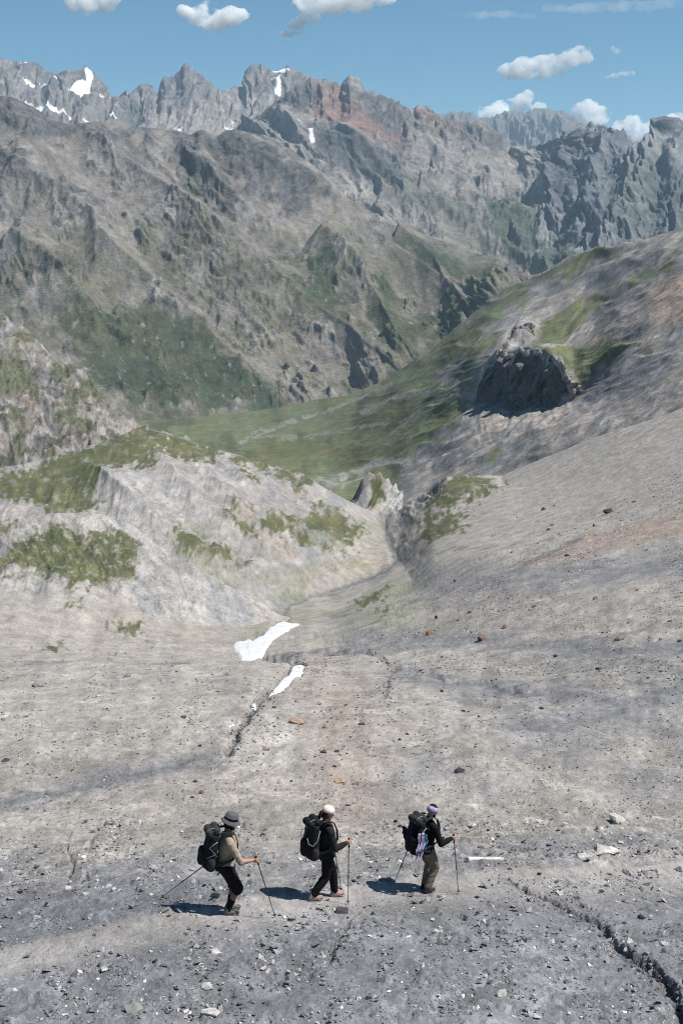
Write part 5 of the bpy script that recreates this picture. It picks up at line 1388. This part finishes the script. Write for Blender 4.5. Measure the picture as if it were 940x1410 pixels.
def boulder(u, v, w, c, flat, lab, group='boulders lying on the scree', hi=True, name='boulder', sink=.15):
    p, i, j = ground_seen(u, v)
    s = w * p[1] / FPX * 0.5
    bm = rock_mesh(rng, 22 if hi else 13, flat, .12 if hi else 0, 2 if hi else 0)
    for q in bm.verts: q.co *= s
    me = bpy.data.meshes.new(name); bm.to_mesh(me); bm.free(); me.materials.append(RM[c])
    o = bpy.data.objects.new(name, me); C.objects.link(o)
    o.location = Vector(p) + Vector((0, 0, s * flat * (.55 - sink))); o.rotation_euler = (rng.normal() * .1, rng.normal() * .1, rng.random() * 6.28)
    return tag(o, lab, 'rock', group)


for row in [
    (408, 995, 27, 't', .45, 'broad orange brown boulder, largest of the rusty rocks beyond the middle hiker'),
    (449, 1001, 15, 't', .4, 'flat tan boulder right beside the largest orange brown boulder'),
    (366, 1033, 15, 't', .5, 'orange brown boulder standing alone near the lower end of the stream bed'),
    (438, 969, 12, 't', .5, 'small tan boulder just uphill of the narrow snow strip'),
    (377, 975, 9, 'd', .5, 'small dark rock below the tip of the narrow snow strip'),
    (497, 998, 14, 'd', .4, 'flat dark boulder to the right of the rusty rocks'),
    (445, 1036, 12, 'd', .6, 'dark angular rock uphill of the middle hiker\'s cap'),
    (463, 1035, 9, 'd', .45, 'small dark flat rock beside the angular rock above the middle hiker'),
    (467, 1076, 22, 't', .3, 'low pinkish tan slab just behind the middle hiker\'s cap'),
    (489, 1079, 14, 'r', .5, 'dark rusty rock beside the pinkish tan slab behind the middle hiker'),
    (268, 1077, 10, 'd', .6, 'dark rock uphill of the hiker in the bucket hat, upper one of three'),
    (277, 1092, 9, 'r', .9, 'upright reddish rock, one of three uphill of the bucket hat hiker'),
    (264, 1098, 7, 'd', .6, 'small dark rock, lowest of three uphill of the bucket hat hiker'),
    (632, 1062, 18, 'd', .6, 'black angular boulder alone beyond the leading hiker'),
    (574, 1029, 13, 'r', .4, 'flat rusty rock between the leading hiker and the side stream'),
    (51, 945, 20, 'g', .5, 'grey boulder with a dark side, leftmost on the pale bowl'),
    (149, 936, 18, 'g', .35, 'grey flat boulder in a pair on the pale bowl'),
    (174, 932, 18, 'g', .45, 'grey rounded boulder, farther one of the pair on the pale bowl'),
    (136, 959, 9, 'p', .6, 'small pale rock just downhill of the pair of grey boulders'),
    (8, 1047, 16, 'd', .4, 'dark flat boulder at the left border of the scree'),
    (252, 988, 11, 'd', .4, 'small dark flat rock between the snow strip and the pair of grey boulders'),
    (592, 872, 22, 'r', .4, 'wide rusty boulder on the far slope past the side stream'),
    (662, 880, 18, 'r', .55, 'dark rusty boulder, largest of the cluster on the right scree'),
    (664, 861, 9, 't', .5, 'small tan rock just above the dark rusty boulder on the right scree'),
    (696, 863, 13, 'r', .5, 'rusty rock to the right of the dark rusty boulder'),
    (849, 881, 16, 'r', .4, 'flat rusty boulder far out on the right scree'),
    (823, 921, 11, 'd', .5, 'small black rock low on the right scree'),
    (735, 836, 9, 'd', .5, 'small black rock in the middle of the right scree'),
    (837, 706, 18, 'd', .6, 'dark grey boulder high on the right slope, below the crag'),
    (755, 728, 9, 'd', .5, 'small dark rock high on the right slope above the rusty debris'),
    (850, 1128, 30, 'p', .45, 'long pale rock casting a black shadow, right of the leading hiker'),
    (748, 1121, 20, 'g', .4, 'low grey rock between the leading hiker and the long pale rock'),
    (752, 1133, 20, 'p', .3, 'flat pale rock just downhill of the low grey rock'),
    (832, 1172, 50, 'p', .24, 'big pale slab beside the path, right of the white post'),
    (800, 1180, 22, 'p', .35, 'smaller pale slab touching the left end of the big pale slab'),
    (690, 1370, 22, 'p', .6, 'white rock alone in the slate foreground, below the gully'),
    (598, 1283, 14, 'p', .7, 'pale upright rock below the leading hiker'),
    (284, 1359, 24, 'p', .4, 'pale rock, farther one of two in the slate below the bucket hat hiker'),
    (291, 1396, 32, 'p', .45, 'white rock, nearest of the pale rocks at the lower border'),
    (296, 1311, 20, 'p', .35, 'pale bluish slab below the bucket hat hiker\'s boots'),
    (186, 1392, 44, 'g', .15, 'broad flat grey slab lying in the slate at the lower left'),
    (373, 1185, 16, 'p', .6, 'pale grey rock behind the bucket hat hiker\'s raised hand'),
    (470, 1223, 18, 'p', .4, 'white rock on the path beside the middle hiker\'s front boot'),
    (150, 1217, 13, 'p', .4, 'pale flat rock on the slope left of the trailing pole'),
    (912, 1300, 18, 'p', .5, 'pale rock on the bank of the gully, near the right border'),
    (882, 1264, 15, 'd', .6, 'black rock on the flat above the gully'),
    (470, 1256, 26, 'd', .35, 'dark slaty lump on the path edge below the middle hiker\'s front boot'),
    (507, 1374, 12, 'd', .5, 'small dark rock alone in the slate between the cracks')]:
    boulder(*row)

# small loose stones one could still count
kinds = [('d', 'small dark stone lying loose on the bowl between the hikers and the stream', (240, 960, 700, 1120), 40), ('t', 'small tan stone lying loose near the rusty boulders', (340, 950, 560, 1100), 30),
         ('r', 'small rusty stone scattered over the right scree', (560, 780, 940, 930), 55), ('d', 'small black stone scattered over the right slope', (600, 680, 940, 1000), 45),
         ('g', 'small grey stone scattered over the left side of the bowl', (0, 910, 300, 1120), 35), ('p', 'small pale stone scattered over the slate below the path', (0, 1260, 940, 1405), 45)]
for c, lab, (u0, v0, u1, v1), n in kinds:
    for _ in range(n):
        w_ = min(9, 3.2 * rng.random() ** -.5)
        boulder(rng.uniform(u0, u1), rng.uniform(v0, v1), w_ * (1.5 if v0 > 1200 else 1), c, .35 + .35 * rng.random(), lab, lab.replace('small', 'loose').replace('stone', 'stones'), False, 'stone')

# dark slaty debris fallen along the gully's bank and in the stream bed: angular blocks
for _ in range(0): pass
GUL = np.array([(690, 1206), (720, 1222), (755, 1235), (790, 1251), (820, 1264), (840, 1284), (852, 1308), (872, 1326), (898, 1342), (920, 1362), (938, 1390)], float)
Vs, Fs, Cs = [], [], []; off = 0
for line, n, mx, jit in ((GUL, 500, 10, 8), (np.array([(318, 1028), (335, 1000), (352, 978), (372, 955)], float), 160, 6, 6), (np.array([(398, 905), (418, 912), (416, 925)], float), 60, 5, 4), (np.array([(500, 894), (524, 906), (542, 920), (534, 940), (531, 962)], float), 70, 6, 4),
                         (np.array([(632, 1268), (680, 1288), (722, 1300)], float), 60, 8, 4), (np.array([(455, 1340), (470, 1300), (480, 1280)], float), 60, 9, 6), (np.array([(700, 1170), (780, 1168), (940, 1167)], float), 70, 7, 2)):
    for _ in range(n):
        t = rng.random() * (len(line) - 1); k = int(t); q = line[k] + (line[k + 1] - line[k]) * (t - k) + rng.normal(size=2) * jit
        p, i, j = ground_seen(q[0], q[1]); wpx = min(mx, 2.8 * rng.random() ** -.6) * (0.55 + 0.75 * t / (len(line) - 1) if line is GUL else 1)
        s = wpx * p[1] / FPX * .5; sh, fc = shapes[rng.integers(len(shapes))]; a = rng.random() * 6.28
        w3 = Matrix.Rotation(a, 3, 'Z') @ Matrix.Rotation(rng.normal() * .8, 3, 'X')
        qq = (sh * [1, .8, 1.0]) @ np.array(w3).T
        Vs.append(qq * s + p + [0, 0, s * .3]); Fs.append(fc + off); off += len(qq); Cs.append(np.broadcast_to(SLATE * rng.choice([.35, .5, .75, 1.0]), (len(qq), 3)))
tag(grid_mesh('debris', np.concatenate(Vs), np.concatenate(Fs), M_stone, np.concatenate(Cs), False), None, None, None, 'stuff')

# the white post lying by the path
a, _, _ = ground_seen(642, 1187); b, _, _ = ground_seen(691, 1186)
a = Vector(a) + Vector((0, 0, .05)); b = Vector(b) + Vector((0, 0, .05))
d = b - a; L = d.length
bm = bmesh.new(); prof = [(0, .052), (.02, .060), (L * .5, .055), (L - .06, .050), (L, .036)]
rings = []
for x, r in prof: rings.append([bm.verts.new((x, r * math.cos(6.283 * k / 14) * (1 + .08 * math.sin(k * 2.3)), r * math.sin(6.283 * k / 14))) for k in range(14)])
for q, s in zip(rings, rings[1:]):
    for k in range(14): bm.faces.new((q[k], q[(k + 1) % 14], s[(k + 1) % 14], s[k]))
bm.faces.new(rings[0][::-1]); bm.faces.new(rings[-1])
me = bpy.data.meshes.new('post'); bm.to_mesh(me); bm.free(); me.materials.append(plain('weathered_white', (0.50, 0.485, 0.455), .85, .3, 9, .01))
o = bpy.data.objects.new('post', me); C.objects.link(o); o.location = a; o.rotation_mode = 'QUATERNION'; o.rotation_quaternion = d.to_track_quat('X', 'Z')
tag(o, 'weathered white post lying on the ground beside the path, ahead of the leading hiker', 'post')

# ---- clouds: masses of water droplets
def cloud_material(name, dens, wl, lo, hi):
    m = bpy.data.materials.new(name); m.use_nodes = True
    nt = m.node_tree; nt.nodes.remove(nt.nodes['Principled BSDF'])
    pv = nt.nodes.new('ShaderNodeVolumePrincipled'); pv.inputs['Color'].default_value = (.998, .998, .998, 1); pv.inputs['Anisotropy'].default_value = .0
    ge = nt.nodes.new('ShaderNodeNewGeometry')
    nz = node(nt, 'ShaderNodeTexNoise', Scale=1.0 / wl, Detail=4.0, Roughness=0.6); nt.links.new(ge.outputs['Position'], nz.inputs['Vector'])
    mr = node(nt, 'ShaderNodeMapRange', **{'From Min': lo, 'From Max': hi, 'To Min': 0.0, 'To Max': dens}); nt.links.new(nz.outputs['Fac'], mr.inputs['Value'])
    nt.links.new(mr.outputs['Result'], pv.inputs['Density'])
    nt.links.new(pv.outputs['Volume'], nt.nodes['Material Output'].inputs['Volume'])
    return m


M_cloud = cloud_material('cloud_droplets', .016, 330.0, .40, .64)
M_veil = cloud_material('thin_cloud_droplets', .0022, 700.0, .38, .75)


def cloud(name, lab, balls, Y=27000, mat=None, stretch=(1, 1, 1), puff=.2):
    bm = bmesh.new(); cx = np.mean([b[0] for b in balls]); cy = np.mean([b[1] for b in balls])
    o_ = Vector(unproject(cx, cy, Y)); m = Y / FPX
    for (u, v, r) in balls:
        c = Vector(unproject(u, v, Y)) - o_
        ball(bm, c + Vector((0, rng.normal() * r * m * .4, 0)), (r * m * stretch[0], r * m * stretch[1], r * m * stretch[2]), 16)
        for _ in range(7):                                        # lesser puffs bulging from each
            e = Vector(rng.normal(size=3)); e.normalize(); e.z = abs(e.z) * .9 - .15
            ball(bm, c + Vector((e.x * r * m * .85 * stretch[0], e.y * r * m * .85, e.z * r * m * .85 * stretch[2])), r * m * rng.uniform(.25, .5) * stretch[2], 10)
    o = bpy.data.objects.new(name, None)
    rmax = max(b[2] for b in balls)
    me = bpy.data.meshes.new(name); bm.to_mesh(me); bm.free(); o = bpy.data.objects.new(name, me); C.objects.link(o)
    r_ = o.modifiers.new('r', 'REMESH'); r_.mode = 'VOXEL'; r_.voxel_size = max(22, rmax * m * .085)
    dg = bpy.context.evaluated_depsgraph_get(); dg.update(); me2 = bpy.data.meshes.new_from_object(o.evaluated_get(dg)); o.modifiers.clear(); o.data = me2; me2.name = name; bpy.data.meshes.remove(me)
    n = len(me2.vertices); co = np.empty(n * 3, F32); me2.vertices.foreach_get('co', co); co = co.reshape(-1, 3); nn = np.empty(n * 3, F32); me2.vertices.foreach_get('normal', nn); nn = nn.reshape(-1, 3)
    k = fbm(co[:, 0] + co[:, 1] * .6, co[:, 2] + co[:, 1] * .5, rmax * m * .8, 4, 950, .6)
    co += nn * (k * rmax * m * puff)[:, None]; me2.vertices.foreach_set('co', co.ravel()); me2.update()
    me2.materials.append(mat or M_cloud); o.location = o_
    return tag(o, lab, 'cloud', 'fair weather clouds over the range')


cloud('cloud', 'long white cumulus alone in open sky above the gap in the range', [(700, 98, 14), (722, 94, 18), (745, 92, 19), (768, 88, 17), (786, 80, 15), (800, 72, 12), (806, 82, 8)], stretch=(1.15, 1, .8))
cloud('cloud', 'rounded white cumulus high above the twin rock towers', [(256, 18, 11), (275, 24, 16), (296, 28, 18), (318, 24, 16), (332, 22, 9), (282, 10, 9)], stretch=(1.15, 1, .85))
cloud('cloud', 'white cumulus cut by the upper border of the view, over the snowy peaks', [(100, 2, 12), (122, 4, 16), (145, 0, 15), (158, -4, 10)])
cloud('cloud', 'broad ragged cumulus crossing the upper border over the red peak', [(415, 2, 12), (435, 4, 18), (460, 2, 22), (490, -4, 22), (525, -4, 16), (408, 32, 10), (428, 24, 12)], stretch=(1.2, 1, .75), puff=.3)
cloud('cloud', 'small flat cloud wisp hanging below the broad ragged cumulus', [(386, 46, 6), (398, 47, 7), (410, 44, 5)], stretch=(1.5, 1, .6), puff=.35)
cloud('cloud', 'white cumulus rising behind the farthest blue mountain', [(668, 158, 12), (690, 152, 14), (708, 148, 13), (720, 138, 12), (726, 131, 8), (742, 150, 10), (682, 166, 20)], Y=29000)
cloud('cloud', 'soft white cloud behind the blue mountain\'s right shoulder', [(796, 154, 12), (812, 150, 13), (828, 158, 12), (810, 165, 16)], Y=30000, puff=.3)
cloud('cloud', 'wide low cloud bank sitting behind the notch in the right ridge', [(852, 180, 14), (870, 174, 15), (888, 182, 15), (902, 186, 14), (875, 190, 18)], Y=30000, puff=.3)
cloud('cloud', 'white cloud edge showing behind the last peak of the ridge', [(922, 166, 9), (936, 166, 10), (955, 164, 14)], Y=30000, puff=.3)
cloud('cloud', 'tiny round cloud above the thin wisp in open sky', [(843, 68, 4.5), (849, 69, 5)], puff=.3)
cloud('cloud', 'thin cloud wisp beside the long white cumulus', [(834, 106, 4), (846, 104, 5), (858, 101, 5), (866, 101, 6)], stretch=(1.5, 1, .7), puff=.35)
cloud('cloud', 'pale streak of thin high cloud across the upper right sky', [(770, 12, 10), (810, 11, 12), (850, 9, 13), (890, 8, 13), (930, 5, 14), (970, 2, 14)], mat=M_veil, stretch=(2.4, 1, .55), puff=.4)
cloud('cloud', 'faint short streak of thin high cloud over the red ridge', [(630, 20, 7), (660, 20, 9), (690, 19, 9), (720, 22, 7)], mat=M_veil, stretch=(2.6, 1, .5), puff=.4)


# ---- the dark crag on the right hillside: a mass of jointed rock standing out of the shale
def hill_at(u, v):
    f = hillside.P[..., 1] * CP - hillside.P[..., 2] * SP
    pu = CU + hillside.P[..., 0] / f * FPX; pv = CV - (hillside.P[..., 1] * SP + hillside.P[..., 2] * CP) / f * FPX
    return pu, pv


_pu, _pv = hill_at(0, 0)
_sel = (_pu > 620) & (_pu < 810) & (_pv > 430) & (_pv < 600)
_hp, _hu, _hv = hillside.P[_sel], _pu[_sel], _pv[_sel]


def crag_blocks(poly, n, r0, r1, out, bm, line=None):
    a = np.array(poly, float); c0 = a.min(0); c1 = a.max(0); k = 0
    uu, vv = np.meshgrid(np.arange(c0[0], c1[0], 4.0), np.arange(c0[1], c1[1], 4.0)); ins = in_poly(uu, vv, poly) > -1
    roots = list(zip(uu[ins], vv[ins]))
    if line is not None:
        L_ = np.array(line, float); ts = np.linspace(0, len(L_) - 1.001, 160)
        roots = [tuple(L_[int(t)] + (L_[int(t) + 1] - L_[int(t)]) * (t % 1)) for t in ts]
    for u, v in roots:                              # the buried root that all the blocks grow from
        q = _hp[np.argmin((_hu - u)**2 + (_hv - v)**2)]; w_ = 4.6 * q[1] / FPX
        bmesh.ops.create_icosphere(bm, subdivisions=1, radius=w_, matrix=Matrix.Translation(Vector(q) + Vector((0, w_ * .75, -w_ * .3))))
    while k < n:
        u, v = rng.uniform(c0[0], c1[0]), rng.uniform(c0[1], c1[1])
        if line is not None:
            t = (k + rng.random()) / n * (len(line) - 1.001); j = int(t); b0, b1 = np.array(line[j], float), np.array(line[j + 1], float)
            u, v = b0 + (b1 - b0) * (t - j) + rng.normal(size=2) * 1.2
        elif in_poly(np.array([u]), np.array([v]), poly)[0] < 1: continue
        q = _hp[np.argmin((_hu - u)**2 + (_hv - v)**2)]
        rr = rng.uniform(r0, r1) * q[1] / FPX
        sh = rock_mesh(rng, 12, .62, 0, 0)
        M = Matrix.Translation(Vector(q) + Vector((rng.normal() * 1.0, -(out * rng.random() - .2) * rr, .25 * rr))) @ Matrix.Rotation(math.radians(32 + 14 * rng.normal()), 4, 'Y') @ Matrix.Rotation(rng.normal() * .35, 4, 'Z') @ Matrix.Diagonal((rr * .5, rr * .7, rr * 1.5, 1))
        tmp = bpy.data.meshes.new('t'); sh.to_mesh(tmp); sh.free(); tmp.transform(M); bm.from_mesh(tmp); bpy.data.meshes.remove(tmp); k += 1


M_crag = ground_material('crag_rock', [9.0, 2.0], 0.3, bump=((3.0, 0.7),))
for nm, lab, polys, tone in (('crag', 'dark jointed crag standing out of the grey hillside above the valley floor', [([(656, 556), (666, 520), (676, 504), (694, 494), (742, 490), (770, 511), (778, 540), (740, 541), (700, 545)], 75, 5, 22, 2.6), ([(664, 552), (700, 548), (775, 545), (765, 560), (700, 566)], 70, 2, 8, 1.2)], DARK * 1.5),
                             ('crag', 'small grey rock tower on the hillside above the dark crag', [([(704, 470), (709, 452), (722, 444), (738, 447), (734, 462), (722, 472)], 40, 4, 9, .6)], ROCK * 1.2),
                             ('crag', 'pale broken rock rim along the top and left edge of the dark crag', [([(640, 480), (800, 480), (800, 600), (640, 600)], 120, 2.0, 9.0, 1.5)], SCREE * .95)):
    bm = bmesh.new()
    for a_ in polys: crag_blocks(*a_, bm, [(636, 596), (648, 566), (652, 545), (663, 528), (666, 508), (682, 502), (690, 484), (702, 495), (718, 480), (730, 492), (745, 484), (755, 503), (772, 499), (778, 520), (795, 532), (784, 552)] if 'rim' in lab else None)
    me = bpy.data.meshes.new(nm); bm.to_mesh(me); bm.free(); o = bpy.data.objects.new(nm, me); C.objects.link(o)
    m_ = o.modifiers.new('r', 'REMESH'); m_.mode = 'VOXEL'; m_.voxel_size = 0.55
    dg = bpy.context.evaluated_depsgraph_get(); dg.update(); me2 = bpy.data.meshes.new_from_object(o.evaluated_get(dg)); o.modifiers.clear(); o.data = me2; me2.name = nm; bpy.data.meshes.remove(me)
    b2 = bmesh.new(); b2.from_mesh(me2); b2.verts.ensure_lookup_table(); seen = set(); best = []
    for v0 in b2.verts:                                             # keep the one connected mass
        if v0.index in seen: continue
        st = [v0]; seen.add(v0.index); comp = []
        while st:
            q = st.pop(); comp.append(q)
            for e in q.link_edges:
                w_ = e.other_vert(q)
                if w_.index not in seen: seen.add(w_.index); st.append(w_)
        if len(comp) > len(best): best = comp
    keep = set(best); bmesh.ops.delete(b2, geom=[v for v in b2.verts if v not in keep], context='VERTS'); b2.to_mesh(me2); b2.free()
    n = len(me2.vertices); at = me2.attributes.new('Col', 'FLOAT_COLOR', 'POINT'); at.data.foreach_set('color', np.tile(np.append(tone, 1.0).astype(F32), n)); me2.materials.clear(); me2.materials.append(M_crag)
    me2.polygons.foreach_set('use_smooth', np.zeros(len(me2.polygons), bool))
    tag(o, lab, 'crag')
# ================================================================== AIR, SKY, SUN, CAMERA
HAZE = 3.3e-5
def closed_box(name, lo, hi):
    bm = bmesh.new(); bmesh.ops.create_cube(bm, size=1.0)
    for v in bm.verts:
        v.co = Vector([(lo[i] + hi[i]) / 2 + v.co[i] * (hi[i] - lo[i]) for i in range(3)])
    me = bpy.data.meshes.new(name); bm.to_mesh(me); bm.free()
    o = bpy.data.objects.new(name, me); C.objects.link(o); return o


hz = closed_box('haze', (-19500, -450, -1501), (19500, 21500, 1330))
tag(hz, None, None, None, 'stuff')
mh = bpy.data.materials.new('haze_air'); mh.use_nodes = True
nt = mh.node_tree; nt.nodes.remove(nt.nodes['Principled BSDF'])
pv = nt.nodes.new('ShaderNodeVolumePrincipled'); pv.inputs['Density'].default_value = HAZE
pv.inputs['Color'].default_value = (0.58, 0.80, 1.0, 1); pv.inputs['Anisotropy'].default_value = 0.0
nt.links.new(pv.outputs['Volume'], nt.nodes['Material Output'].inputs['Volume'])
hz.data.materials.append(mh)

SUN_EL, SUN_AZ = math.radians(60), math.radians(93)      # azimuth clockwise from straight ahead: the sun stands to the right
w = bpy.data.worlds.new('World'); bpy.context.scene.world = w; w.use_nodes = True
nt = w.node_tree; bg = nt.nodes['Background']
sky = nt.nodes.new('ShaderNodeTexSky'); sky.sky_type = 'NISHITA'; sky.sun_disc = False
sky.sun_elevation = SUN_EL; sky.sun_rotation = SUN_AZ; sky.altitude = 2500; sky.air_density = 1.0; sky.dust_density = 0.6; sky.ozone_density = 1.0
tint = nt.nodes.new('ShaderNodeVectorMath'); tint.operation = 'MULTIPLY'; tint.inputs[1].default_value = (0.57, 0.92, 1.0)
nt.links.new(sky.outputs['Color'], tint.inputs[0]); nt.links.new(tint.outputs['Vector'], bg.inputs['Color']); bg.inputs['Strength'].default_value = 0.068
sd = Vector((math.sin(SUN_AZ) * math.cos(SUN_EL), math.cos(SUN_AZ) * math.cos(SUN_EL), math.sin(SUN_EL)))
ld = bpy.data.lights.new('sun', 'SUN'); ld.energy = 4.8; ld.angle = math.radians(0.53); ld.color = (1.0, 0.955, 0.89)
lo = bpy.data.objects.new('sun', ld); C.objects.link(lo); lo.rotation_euler = sd.to_track_quat('Z', 'Y').to_euler()

cam = bpy.data.cameras.new('camera'); co = bpy.data.objects.new('camera', cam); C.objects.link(co)
cam.sensor_fit = 'VERTICAL'; cam.sensor_height = 36.0; cam.sensor_width = 24.0; cam.lens = FPX / 1410 * 36.0
cam.clip_start = 0.1; cam.clip_end = 120000
co.location = (0, 0, 0); co.rotation_euler = (math.radians(90) - PITCH, 0, 0)
sc = bpy.context.scene; sc.camera = co
sc.render.resolution_x, sc.render.resolution_y = 682, 1024
sc.view_settings.view_transform = 'Standard'; sc.view_settings.look = 'None'; sc.view_settings.exposure = 0.42; sc.view_settings.gamma = 1.0
sc.cycles.max_bounces = 24; sc.cycles.diffuse_bounces = 2; sc.cycles.volume_bounces = 24; sc.cycles.use_denoising = True; sc.cycles.denoising_prefilter = 'NONE'; sc.cycles.filter_width = 1.1
sc.cycles.volume_step_rate = 1.0
